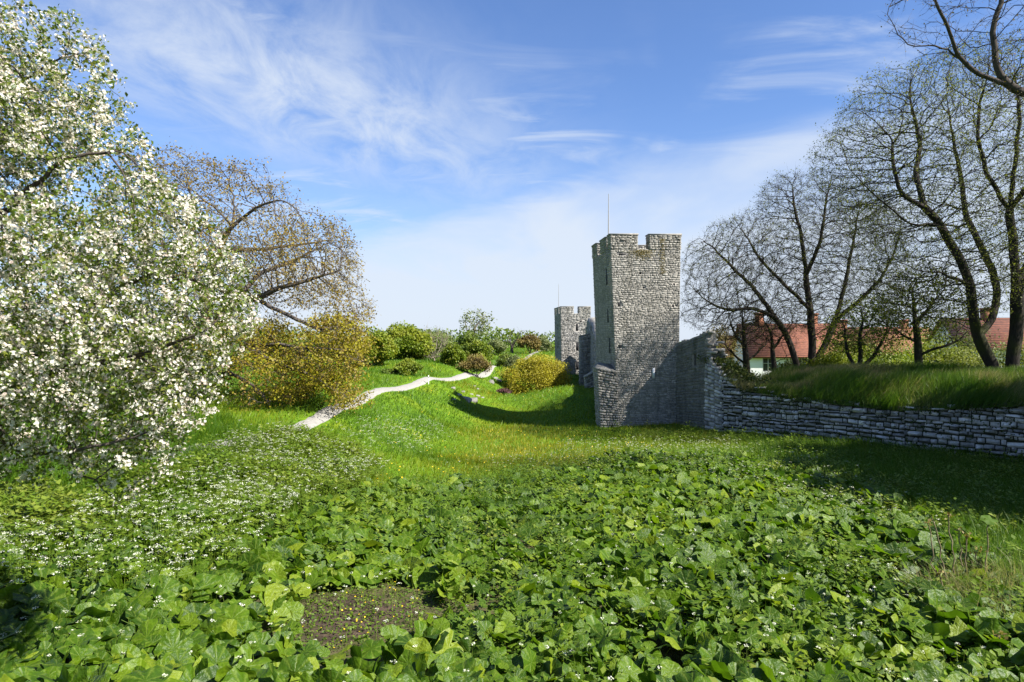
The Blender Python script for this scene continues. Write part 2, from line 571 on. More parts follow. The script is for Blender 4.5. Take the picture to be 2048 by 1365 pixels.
def roof_mat():
    m, nt, bs, out = nt_of('red_pantiles')
    tc = nt.nodes.new('ShaderNodeTexCoord')
    w = nt.nodes.new('ShaderNodeTexWave')
    w.wave_type = 'BANDS'
    w.bands_direction = 'Z'
    w.inputs['Scale'].default_value = 1.3
    w.inputs['Distortion'].default_value = 0.6
    nt.links.new(tc.outputs['Object'], w.inputs['Vector'])
    n = nz(nt, 3.5, 6, 0.7)
    c = ramp(nt, n, [(0.3, (0.1, 0.036, 0.02)), (0.55, (0.2, 0.066, 0.032)), (0.75, (0.3, 0.115, 0.055))])
    c = mixc(nt, 0.3, c, w.outputs['Color'], 'MULTIPLY')
    nt.links.new(c, bs.inputs['Base Color'])
    bs.inputs['Roughness'].default_value = 0.85
    bump(nt, bs, w.outputs['Fac'], 0.6, 0.08)
    return m


M['roof'] = roof_mat()


def ground_mat():
    m, nt, bs, out = nt_of('meadow_ground')
    n1 = nz(nt, 0.25, 6, 0.6)
    n2 = nz(nt, 4.0, 6, 0.7)
    g = ramp(nt, n1, [(0.3, (0.05, 0.11, 0.008)), (0.55, (0.09, 0.165, 0.008)), (0.72, (0.15, 0.19, 0.012))])
    g2 = ramp(nt, n2, [(0.3, (0.55, 0.55, 0.55)), (0.7, (1.25, 1.25, 1.2))])
    g = mixc(nt, 1.0, g, g2, 'MULTIPLY')
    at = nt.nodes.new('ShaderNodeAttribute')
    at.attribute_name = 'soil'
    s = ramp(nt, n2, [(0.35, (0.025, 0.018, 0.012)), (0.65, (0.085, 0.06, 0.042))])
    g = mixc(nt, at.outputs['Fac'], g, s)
    nt.links.new(g, bs.inputs['Base Color'])
    bs.inputs['Roughness'].default_value = 0.95
    bs.inputs['Specular IOR Level'].default_value = 0.1
    bump(nt, bs, n2, 0.8, 0.08)
    return m


M['ground'] = ground_mat()

# ------------------------------------------------------------------ terrain
CP = np.array([
    (0, -12, -1.6), (0, 0, -1.65), (0, 4, -3.2), (-6, 2, -3.0), (6, 2, -3.2), (-12, 0, -3.0), (14, 0, -3.6),
    (0, 8, -4.7), (-6, 8, -4.3), (6, 8, -4.8), (-12, 8, -3.8), (12, 8, -4.8), (20, 8, -4.9),
    (0, 15, -5.2), (-6, 15, -4.9), (-12, 15, -4.1), (-20, 15, -3.7), (8, 15, -5.2), (14, 15, -5.3), (21, 15, -5.4),
    (0, 27, -5.9), (-5, 27, -5.6), (-9, 27, -4.35), (-12, 27, -3.8), (-20, 27, -3.5), (8, 27, -5.6), (14, 27, -5.6), (21, 27, -5.8),
    (0, 38, -6.3), (-5, 38, -6.0), (-8, 38, -4.5), (-10, 38, -3.7), (-20, 38, -3.5), (7, 36, -5.9), (14, 38, -6.0), (19, 36, -6.0),
    (0, 50, -6.5), (-4.5, 50, -6.2), (-7.5, 50, -4.4), (-9.9, 50, -3.55), (5, 50, -6.35), (10, 48, -6.3), (-20, 50, -3.4),
    (0, 62, -6.6), (-3, 62, -6.1), (-5.2, 62, -4.5), (-7.2, 62, -3.5), (4, 61, -6.0), (6.5, 62, -5.2), (8, 62, -5.0), (-16, 65, -3.2),
    (4.6, 66.5, -4.5), (2.6, 69.5, -5.3), (7.5, 67, -4.6), (0.7, 72, -6.4), (3.5, 74, -6.6), (6, 76, -6.2), (-1, 74, -6.2), (-3.6, 75, -4.3), (-5.2, 75, -3.45), (9, 76, -5.6),
    (2, 84, -6.4), (-1.6, 86, -3.5), (0.6, 86, -4.3), (5, 90, -5.8), (9, 95, -5.6), (-6, 90, -3.2), (4, 105, -4.6), (0, 108, -3.3), (-10, 110, -3.0), (9, 112, -5.4),
    (0, 150, -2.7), (15, 150, -2.9), (-30, 150, -2.6), (-60, 100, -2.7), (-60, 50, -3.0), (-60, 10, -3.2), (40, 160, -3), (60, 60, -4), (60, 10, -4), (20, 115, -4), (-30, 80, -3.0)], float)


def tps_fit(P):
    n = len(P)
    r2 = ((P[:, None, :2] - P[None, :, :2]) ** 2).sum(-1)
    K = 0.5 * r2 * np.log(r2 + 1e-9)
    A = np.zeros((n + 3, n + 3))
    A[:n, :n] = K + np.eye(n) * 0.6
    A[:n, n] = 1
    A[:n, n + 1:] = P[:, :2]
    A[n, :n] = 1
    A[n + 1:, :n] = P[:, :2].T
    return np.linalg.solve(A, np.concatenate((P[:, 2], np.zeros(3))))


TW = tps_fit(CP)
WALL = np.array([(12.05, 50.5), (13.75, 47.6), (14.3, 46.4), (17.6, 42.2), (21.4, 37.4), (24.9, 32.6), (26.3, 26), (25.5, 16), (24, 4), (23, -12)])
CURT = np.array([(8.4, 57.0), (9.0, 70.0), (10.2, 84), (11.6, 108)])
_wd = norm(np.gradient(WALL, axis=0))
WALLIN = WALL + np.stack((-_wd[:, 1], _wd[:, 0]), 1) * 0.55
INNER = np.array(list(WALLIN[::-1]) + [(p[0] + 0.6, p[1]) for p in CURT] + [(13, 116), (18, 170), (300, 300), (300, -12)])


def gz_exact(x, y):
    x = np.asarray(x, float)
    y = np.asarray(y, float)
    sh = x.shape
    xf, yf = x.ravel(), y.ravel()
    xc, yc = np.clip(xf, -62, 62), np.clip(yf, -12, 165)
    z = np.empty(len(xf))
    n = len(CP)
    for s in range(0, len(xf), 40000):
        e = slice(s, s + 40000)
        r2 = (xc[e, None] - CP[None, :, 0]) ** 2 + (yc[e, None] - CP[None, :, 1]) ** 2
        z[e] = (0.5 * r2 * np.log(r2 + 1e-9)) @ TW[:n] + TW[n] + TW[n + 1] * xc[e] + TW[n + 2] * yc[e]
    far = np.clip((np.hypot(xf, yf) - 130) / 120, 0, 1)
    far = far * far * (3 - 2 * far)
    z = z * (1 - far) - 2.3 * far
    z += (fbm(xf, yf, 3.1, 5) - 0.5) * 0.22 * np.clip(1.2 - np.hypot(xf, yf) / 90, 0.2, 1)
    ins = in_poly(xf, yf, INNER)
    d = poly_dist(xf, yf, np.concatenate((WALL[::-1], CURT)), False)
    crest = -2.75 + np.clip((xf - 17) * 0.06, -0.6, 0.6) - 0.55 * np.clip((yf - 41) / 5, 0, 1) * np.clip((20 - xf) / 3, 0, 1)
    zi = crest - 0.5 * np.clip(1 - d / 2.6, 0, 1) ** 1.5 - 3.1 * np.clip((d - 7) / 16, 0, 1) ** 0.8 + (fbm(xf, yf, 2.3, 9) - 0.5) * 0.3
    zi = np.where(yf > 52, np.minimum(zi, -3.4), zi)
    z = np.where(ins, zi * (1 - far) + (-2.3) * far - 3.0 * far * np.clip(1 - np.hypot(xf, yf) / 600, 0, 1), z)
    return z.reshape(sh)


GRID = []


def gz(x, y):
    """height of the ground sheet itself, so plants stand on the mesh"""
    xs, ys, Z = GRID
    x = np.clip(np.asarray(x, float), xs[0], xs[-1] - 1e-6)
    y = np.clip(np.asarray(y, float), ys[0], ys[-1] - 1e-6)
    i = np.clip(np.searchsorted(xs, x, side='right') - 1, 0, len(xs) - 2)
    j = np.clip(np.searchsorted(ys, y, side='right') - 1, 0, len(ys) - 2)
    fx = (x - xs[i]) / (xs[i + 1] - xs[i])
    fy = (y - ys[j]) / (ys[j + 1] - ys[j])
    return (Z[j, i] * (1 - fx) + Z[j, i + 1] * fx) * (1 - fy) + (Z[j + 1, i] * (1 - fx) + Z[j + 1, i + 1] * fx) * fy


def g1(x, y):
    return float(gz(np.array([x]), np.array([y]))[0])


def project(x, y, z):
    return 1024 + FPX * x / y, 682.5 - FPX * z / y


BUTTER = [(0, 1365), (-200, 1365), (-200, 1040), (0, 1020), (150, 1030), (330, 1030), (560, 1010), (640, 995), (760, 975), (900, 972), (1080, 965), (1180, 930), (1290, 900), (1420, 905), (1600, 930), (1760, 975), (1890, 1045), (1990, 1130), (2080, 1180), (2480, 1300), (2480, 1500), (-200, 1500)]
SOIL = [(585, 1245), (630, 1195), (700, 1178), (800, 1172), (870, 1185), (860, 1225), (800, 1262), (740, 1290), (660, 1310), (600, 1300)]


def build_ground():
    xs = np.concatenate((-np.geomspace(30, 1800, 34)[::-1], np.arange(-29.6, 30, 0.4), np.geomspace(30.2, 1800, 34)))
    ys = np.concatenate((-np.geomspace(3, 400, 14)[::-1], np.arange(-2.6, 96, 0.4), np.geomspace(96.6, 2600, 60)))
    X, Y = np.meshgrid(xs, ys)
    Z = gz_exact(X, Y)
    GRID.extend((xs, ys, Z))
    nx, ny = len(xs), len(ys)
    i = np.arange(ny - 1)[:, None] * nx
    j = np.arange(nx - 1)[None, :]
    Q = np.stack((i + j, i + j + 1, i + nx + j + 1, i + nx + j), axis=2).reshape(-1, 4)
    yy = np.maximum(Y, 0.5)
    U, Vv = project(X, yy, Z)
    ins = in_poly(U, Vv, SOIL) & (Y > 2)
    dd = poly_dist(U, Vv, SOIL)
    soil = np.where(ins, np.clip(dd / 15, 0, 1), 0) * np.clip(fbm(X, Y, 0.8, 3) * 2.2 + 0.1, 0, 1)
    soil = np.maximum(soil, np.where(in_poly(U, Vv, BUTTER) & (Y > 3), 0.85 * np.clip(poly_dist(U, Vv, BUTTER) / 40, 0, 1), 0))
    me = mesh_np('ground', np.stack((X, Y, Z), -1).reshape(-1, 3), None, Q, {'soil': soil.ravel()}, True)
    tag(obj('ground', me, M['ground']), kind='structure')


build_ground()

PATH = [(-17, 14), (-13.6, 20), (-11.4, 25), (-10.2, 29.2), (-9.9, 33.5), (-9.8, 40), (-10.1, 47), (-9.2, 53.5), (-7.6, 62), (-5.3, 73), (-2.7, 84), (-2.0, 94), (-0.3, 108), (3, 135), (9, 190)]


def smooth_line(P, step):
    P = np.asarray(P, float)
    t = np.concatenate(([0], np.cumsum(np.linalg.norm(np.diff(P, axis=0), axis=1))))
    n = max(int(t[-1] / step), 2)
    s = np.linspace(0, t[-1], n * 3)
    Qp = np.stack([np.interp(s, t, P[:, k]) for k in range(P.shape[1])], 1)
    k = max(3, int(len(s) * 0.05) | 1)
    pad = np.concatenate((np.repeat(Qp[:1], k // 2, 0), Qp, np.repeat(Qp[-1:], k // 2, 0)))
    sm = np.stack([np.convolve(pad[:, c], np.ones(k) / k, 'valid') for c in range(P.shape[1])], 1)
    return sm[::3]


PL = smooth_line(PATH, 0.6)


def build_path():
    d = norm(np.gradient(PL, axis=0))
    nrm = np.stack((d[:, 1], -d[:, 0]), 1)
    hw = 0.42
    offs = np.linspace(-1, 1, 7)
    V = []
    for k, o in enumerate(offs):
        jit = (rng.random(len(PL)) - 0.5) * (0.12 if abs(o) == 1 else 0.0)
        p = PL + nrm * (o * hw + jit)[:, None]
        z = gz(p[:, 0], p[:, 1]) + 0.07 - 0.07 * abs(o) ** 3
        V.append(np.stack((p[:, 0], p[:, 1], z), 1))
    V = np.stack(V, 1)
    n, w = V.shape[:2]
    i = np.arange(n - 1)[:, None] * w
    j = np.arange(w - 1)[None]
    Q = np.stack((i + j, i + w + j, i + w + j + 1, i + j + 1), 2).reshape(-1, 4)
    tag(obj('gravel_path', mesh_np('gravel_path', V.reshape(-1, 3), None, Q, None, True), M['gravel']), kind='structure')


build_path()


# ------------------------------------------------------------------ masonry
STQ = np.array([(0, 1, 5, 4), (1, 2, 6, 5), (2, 3, 7, 6), (3, 0, 4, 7), (4, 5, 9, 8), (5, 6, 10, 9), (6, 7, 11, 10), (7, 4, 8, 11), (8, 9, 10, 11)])


def courses(c00, c10, c01, c11, ch, ln, gap, dep, keep=None, jit=0.25, warp=0.0):
    """stones on a wall face: bilinear face of four corners, outward side to the left of c00>c10 seen from above.
    returns list of 12-vertex stones"""
    c00, c10, c01, c11 = (np.asarray(c, float) for c in (c00, c10, c01, c11))
    n = norm(np.cross(c10 - c00, c01 - c00))
    H = (np.linalg.norm(c01 - c00) + np.linalg.norm(c11 - c10)) / 2
    Lb = (np.linalg.norm(c10 - c00) + np.linalg.norm(c11 - c01)) / 2

    def pt(s, t):
        return (c00 * (1 - s) + c10 * s) * (1 - t) + (c01 * (1 - s) + c11 * s) * t
    out = []
    z = 0.0
    while z < H - 0.03:
        h = min(random.uniform(*ch), H - z)
        if H - z - h < ch[0] * 0.5:
            h = H - z
        x = 0.0
        sl = random.uniform(-0.02, 0.02)
        while x < Lb - 0.02:
            l = random.uniform(*ln)
            if random.random() < 0.2:
                l *= 0.55
            if Lb - x - l < ln[0] * 0.6:
                l = Lb - x
            s0, s1, t0, t1 = x / Lb, (x + l) / Lb, z / H, (z + h) / H
            x += l
            cc = pt((s0 + s1) / 2, (t0 + t1) / 2)
            if keep is not None and not keep(cc, l, h):
                continue
            d = random.uniform(*dep)
            q = []
            g = gap
            for lev, (ins, off) in enumerate(((0.0, -0.05), (0.0, d * 0.4), (0.16, d))):
                for (a, b) in ((s0, t0), (s1, t0), (s1, t1), (s0, t1)):
                    sa = (a - (s0 + s1) / 2) * Lb
                    tb = (b - (t0 + t1) / 2) * H
                    sa -= math.copysign(g / 2 + ins * min(l, h) * random.uniform(0.5, 1.2) + (random.random() * jit * 0.25 * min(l, h) if lev else 0), sa)
                    tb -= math.copysign(g / 2 + ins * min(l, h) * random.uniform(0.5, 1.2) + (random.random() * jit * 0.25 * min(l, h) if lev else 0), tb)
                    q.append(pt((s0 + s1) / 2 + sa / Lb, (t0 + t1) / 2 + tb / H) + n * (off + (random.uniform(-1, 1) * d * 0.45 if lev == 2 else 0)))
            q = np.array(q)
            if warp:
                w0 = cc[0] * 1.3 + cc[1] * 0.9
                q[:, 2] += warp * (math.sin(w0 * 1.1 + cc[2] * 0.7) + 0.6 * math.sin(w0 * 2.7 + 1.3)) + random.uniform(-0.3, 0.3) * warp
                tl = random.uniform(-0.1, 0.1)
                dd = (q - cc) @ norm(c10 - c00)
                q[:, 2] += dd * tl
            out.append((q, l * h))
        z += h
    return out


def lay(stones, parent, mat, limit=300, stuff='masonry', name='stone', dist=None):
    """the largest stones as objects of their own, the rest joined"""
    order = sorted(range(len(stones)), key=lambda i: -stones[i][1] * (1 if dist is None else dist(stones[i][0])))
    for i in order[:limit]:
        V = stones[i][0]
        me = mesh_np(name, V, None, STQ, {'rnd': np.full(12, random.random())})
        obj(name, me, mat, parent)
    rest = order[limit:]
    if rest:
        mb = MB()
        for i in rest:
            mb.add(stones[i][0], Q=STQ, a=random.random())
        tag(mb.build(stuff, mat, parent), kind='stuff')


def prism(mb, bot, top, a=0.5, cap=True):
    n = len(bot)
    V = np.concatenate((np.asarray(bot, float), np.asarray(top, float)))
    Q = [(i, (i + 1) % n, n + (i + 1) % n, n + i) for i in range(n)]
    if n == 4 and cap:
        Q += [(4, 5, 6, 7), (3, 2, 1, 0)]
    return mb.add(V, Q=np.array(Q), a=a)


def tower(name, label, near, W_, L_, rot, zb, zc, zt, lean, front_m, side_m, pole, clad, slits, mat, ch, ln, dep):
    """near: plan point of the near left corner; front runs along (cos, sin) rot, side runs back"""
    near = np.array(near, float)
    fx = np.array((math.cos(rot), math.sin(rot)))
    sy = np.array((-math.sin(rot), math.cos(rot)))

    def P(f, s, z):
        k = (z - zb) / (zt - zb)
        # near left corner leans out to the left towards the top
        f2 = f - lean * k * max(0, 1 - f / W_) + lean * 0.35 * k * (f / W_)
        p = near + fx * f2 + sy * s
        return np.array((p[0], p[1], z))
    t = thing(name, label, 'tower', P(W_ / 2, L_ / 2, zb))
    ins = 0.02
    core = MB()
    prism(core, [P(ins, ins, zb - 1), P(W_ - ins, ins, zb - 1), P(W_ - ins, L_, zb - 1), P(ins, L_, zb - 1)], [P(ins, ins, zc), P(W_ - ins, ins, zc), P(W_ - ins, L_, zc), P(ins, L_, zc)])
    core.build('wall_core', M['mortar'] if clad else mat, t)
    th = 0.75
    stones = []

    def openings(lst):
        def keep(c, l, h):
            for (f, s, z, w_, h_) in lst:
                q = P(f, s, z)
                if np.hypot(c[0] - q[0], c[1] - q[1]) < w_ / 2 + l * 0.35 and abs(c[2] - z) < h_ / 2 + h * 0.2:
                    return False
            return True
        return keep
    if clad:
        kp = openings(slits)
        stones += courses(P(0, 0, zb - 0.6), P(W_, 0, zb - 0.6), P(0, 0, zc), P(W_, 0, zc), ch, ln, 0.014, dep, kp, 0.5, 0.035)
        stones += courses(P(0, L_, zb - 0.6), P(0, 0, zb - 0.6), P(0, L_, zc), P(0, 0, zc), ch, ln, 0.016, (dep[0] * 0.6, dep[1] * 0.6), kp, 0.5, 0.03)
    # merlons
    for (f0, f1, s0, s1, dz) in front_m + side_m:
        mb = MB()
        i2 = 0.05 if clad else 0.0
        prism(mb, [P(f0 + i2, s0 + i2, zc), P(f1 - i2, s0 + i2, zc), P(f1 - i2, s1 - i2, zc), P(f0 + i2, s1 - i2, zc)], [P(f0 + i2, s0 + i2, zt + dz), P(f1 - i2, s0 + i2, zt + dz), P(f1 - i2, s1 - i2, zt + dz), P(f0 + i2, s1 - i2, zt + dz)])
        m = mb.build('merlon', M['mortar'] if clad else mat, t)
        o = 0.06
        zt_ = zt + dz
        cp = MB()
        prism(cp, [P(f0 - o, s0 - o, zt_), P(f1 + o, s0 - o, zt_), P(f1 + o, s1 + o, zt_), P(f0 - o, s1 + o, zt_)], [P(f0 - o, s0 - o, zt_ + 0.09), P(f1 + o, s0 - o, zt_ + 0.13), P(f1 + o, s1 + o, zt_ + 0.11), P(f0 - o, s1 + o, zt_ + 0.07)])
        cp.build('coping', M['cap'], t)
        if clad:
            for (a, b) in (((f0, s0), (f1, s0)), ((f0, s1), (f0, s0)), ((f1, s0), (f1, s1)), ((f1, s1), (f0, s1))):
                stones += courses(P(*a, zc), P(*b, zc), P(*a, zt_), P(*b, zt_), ch, ln, 0.016, (0.03, 0.07))
    if clad:
        lay(stones, t, mat, 300)
    for (f, s, z, w_, h_) in slits:
        # arrow slit: dark pocket in the face, framed by the stones
        mb = MB()
        q = P(f, s, z)
        nrm = -sy if s == 0 else -fx
        tg = fx if s == 0 else sy
        for a, b, c_, d_ in ((-w_ / 2, w_ / 2, -h_ / 2, h_ / 2),):
            V = []
            for off in (-0.03, 0.0):
                for (i, j) in ((a, c_), (b, c_), (b, d_), (a, d_)):
                    V.append((q[0] + tg[0] * i + nrm[0] * off, q[1] + tg[1] * i + nrm[1] * off, q[2] + j))
            mb.add(V, Q=BOXQ)
        mb.build('arrow_slit', M['dark'], t)
    pf, ps, ph = pole
    b = P(pf, ps, zc - 0.3)
    Vt, Qt = tube([b, b + (0, 0, ph * 0.5), b + (0.01, 0, ph)], [0.055, 0.045, 0.025], 8)
    fp = MB().add(Vt, Q=Qt).build('flagpole', M['pole'], t, True)
    return t, P


# main tower
ROT1 = R(5.4)
T1, P1 = tower('stone_tower', 'tall grey limestone tower with battlements and a thin flagpole, the nearer one', (7.75, 50), 4.55, 6.2, ROT1, -6.6, 6.75, 7.75, 0.58,
               [(0, 1.75, 0, 0.75, 0.02), (2.5, 4.55, 0, 0.75, 0.05)],
               [(0, 0.75, 1.35, 3.3, 0.0), (0, 0.75, 4.6, 6.2, 0.0), (3.8, 4.55, 2.0, 4.0, 0.0), (2.6, 4.55, 5.45, 6.2, 0.0)],
               (0.5, 3.1, 5.0), True,
               [(0, 1.6, 4.9, 0.3, 1.3), (0, 1.7, 1.9, 0.3, 1.0), (0, 1.5, -0.3, 0.34, 1.2),
                (1.9, 0, 5.0, 0.16, 0.14), (0.4, 0, 2.7, 0.2, 0.22), (2.1, 0, 3.95, 0.13, 0.13), (4.1, 0, 2.6, 0.15, 0.15), (0.75, 0, 6.35, 0.5, 0.13), (4.15, 0, 4.2, 0.13, 0.13), (0.4, 0, -0.4, 0.16, 0.16)],
               M['stone'], (0.08, 0.17), (0.12, 0.42), (0.008, 0.04))
def tower_moss():
    n = 900
    f = np.where(rng.random(n) < 0.6, rng.normal(2.05, 0.4, n), rng.normal(3.35, 0.1, n))
    z = np.where(f < 2.9, 6.7 - np.abs(rng.normal(0, 0.28, n)), 7.5 - rng.random(n) ** 1.5 * 2.6)
    P = np.array([P1(a, -0.04 - 0.03 * rng.random(), b) for a, b in zip(f, z)])
    V, T, Q, A = scatter(LEAF_V, LEAF_T, P, bases(n, (0, -0.9, 0.4), 0.35), 0.04 + 0.05 * rng.random(n))
    tag(MB().add(V, T, None, A).build('moss', M['brown_leaf'], T1), kind='stuff')


tower_moss()
nb_ = MB()  # slit slab: its white colour stands in for sunlight on the shaded front
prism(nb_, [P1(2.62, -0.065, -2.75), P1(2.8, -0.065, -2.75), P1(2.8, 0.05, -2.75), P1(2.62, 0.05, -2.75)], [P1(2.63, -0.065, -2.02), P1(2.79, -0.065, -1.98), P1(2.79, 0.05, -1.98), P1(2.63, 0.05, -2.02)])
tag(nb_.build('painted_sunlit_slit', M['wall_white'], T1), 'pale slab painted as a sunlit slit low on the front face')
# low buttress at the tower's left corner
bt = thing('buttress', 'low stone buttress with slanting pale cap at left foot of the nearer tower', 'buttress', P1(-0.6, 0.5, -6.6))
bb = MB()
bf0, bf1 = -1.3, 0.12
prism(bb, [P1(bf0 + .05, 0.08, -7.2), P1(bf1, 0.08, -7.2), P1(bf1, 1.3, -7.2), P1(bf0 + .05, 1.3, -7.2)], [P1(bf0 + .05, 0.08, -2.05), P1(bf1, 0.08, -2.35), P1(bf1, 1.3, -2.3), P1(bf0 + .05, 1.3, -2.0)])
bb.build('core', M['mortar'], bt)
bs_ = courses(P1(bf0, -0.02, -7), P1(bf1, -0.02, -7), P1(bf0, -0.02, -2.05), P1(bf1, -0.02, -2.35), (0.13, 0.24), (0.2, 0.55), 0.02, (0.04, 0.12))
bs_ += courses(P1(bf0, 1.3, -7), P1(bf0, 0, -7), P1(bf0, 1.3, -2.0), P1(bf0, 0, -2.05), (0.13, 0.24), (0.2, 0.55), 0.02, (0.02, 0.06))
lay(bs_, bt, M['stone'], 300)
cp = MB()
prism(cp, [P1(bf0 - .08, -0.12, -2.05), P1(bf1, -0.12, -2.35), P1(bf1, 1.35, -2.3), P1(bf0 - .08, 1.35, -2.0)], [P1(bf0, -0.05, -1.9), P1(bf1, -0.05, -2.2), P1(bf1, 1.3, -1.75), P1(bf0 + 0.4, 1.3, -1.6)])
cp.build('cap', M['rock'], bt)

# far tower
T2, P2 = tower('stone_tower', 'smaller-looking distant grey battlemented tower behind the yellow willow', (7.95, 110), 4.75, 6.4, R(5), -7.0, 4.45, 5.5, 0.15,
               [(0, 2.05, 0, 0.8, 0.0), (2.85, 4.75, 0, 0.8, 0.0)], [(0, 0.8, 2.4, 4.2, 0.0), (0, 0.8, 5.4, 6.4, 0.0), (3.95, 4.75, 5.4, 6.4, 0.0)],
               (0.4, 4.6, 5.4), True,
               [(0, 2.9, 2.3, 0.35, 1.0), (0, 2.9, -0.6, 0.4, 1.2), (0, 2.9, -3.6, 0.4, 1.1), (2.6, 0, 2.2, 0.35, 1.1), (2.65, 0, -0.9, 0.42, 1.3), (2.65, 0, -4.0, 0.4, 1.2), (1.0, 0, 3.4, 0.25, 0.25), (3.2, 0, 3.2, 0.4, 0.3)],
               M['far_stone'], (0.15, 0.27), (0.25, 0.75), (0.02, 0.08))

# ruined wall stub joining the tower on its right side
stub = thing('wall_ruin', 'tall broken wall end with streaked grey render standing against the nearer tower', 'ruined wall', (12.9, 49, -6.3))


def wall_run(pts, tops, base, thick, mat, parent, name='core', seg=0.35, rag=0.15, side=1.0):
    """wall following a plan line with uneven top; returns resampled line and tops"""
    P = np.asarray(pts, float)
    t = np.concatenate(([0], np.cumsum(np.linalg.norm(np.diff(P, axis=0), axis=1))))
    n = max(int(t[-1] / seg), 2)
    s = np.linspace(0, t[-1], n + 1)
    L = np.stack((np.interp(s, t, P[:, 0]), np.interp(s, t, P[:, 1])), 1)
    top = np.interp(s, np.linspace(0, t[-1], len(tops)) if len(tops) != len(P) else t, tops) + (rng.random(n + 1) - 0.5) * rag
    d = norm(np.gradient(L, axis=0))
    nr = np.stack((d[:, 1], -d[:, 0]), 1) * side
    b = np.full(n + 1, base)
    V = np.concatenate((np.c_[L, b], np.c_[L, top], np.c_[L - nr * thick, top - 0.05 + (rng.random(n + 1) - .5) * rag], np.c_[L - nr * thick, b]))
    m = n + 1
    i = np.arange(n)
    Q = np.concatenate([np.stack((k * m + i, k * m + i + 1, ((k + 1) % 4) * m + i + 1, ((k + 1) % 4) * m + i), 1) for k in range(4)])
    Q = np.concatenate((Q, [(0, m, 2 * m, 3 * m)], [(m - 1, 4 * m - 1, 3 * m - 1, 2 * m - 1)]))
    me = mesh_np(name, V, None, Q, {'rnd': rng.random(len(V))})
    o = obj(name, me, mat, parent)
    return L, top, nr


A_, B_ = np.array((12.0, 50.75)), np.array((13.55, 47.45))


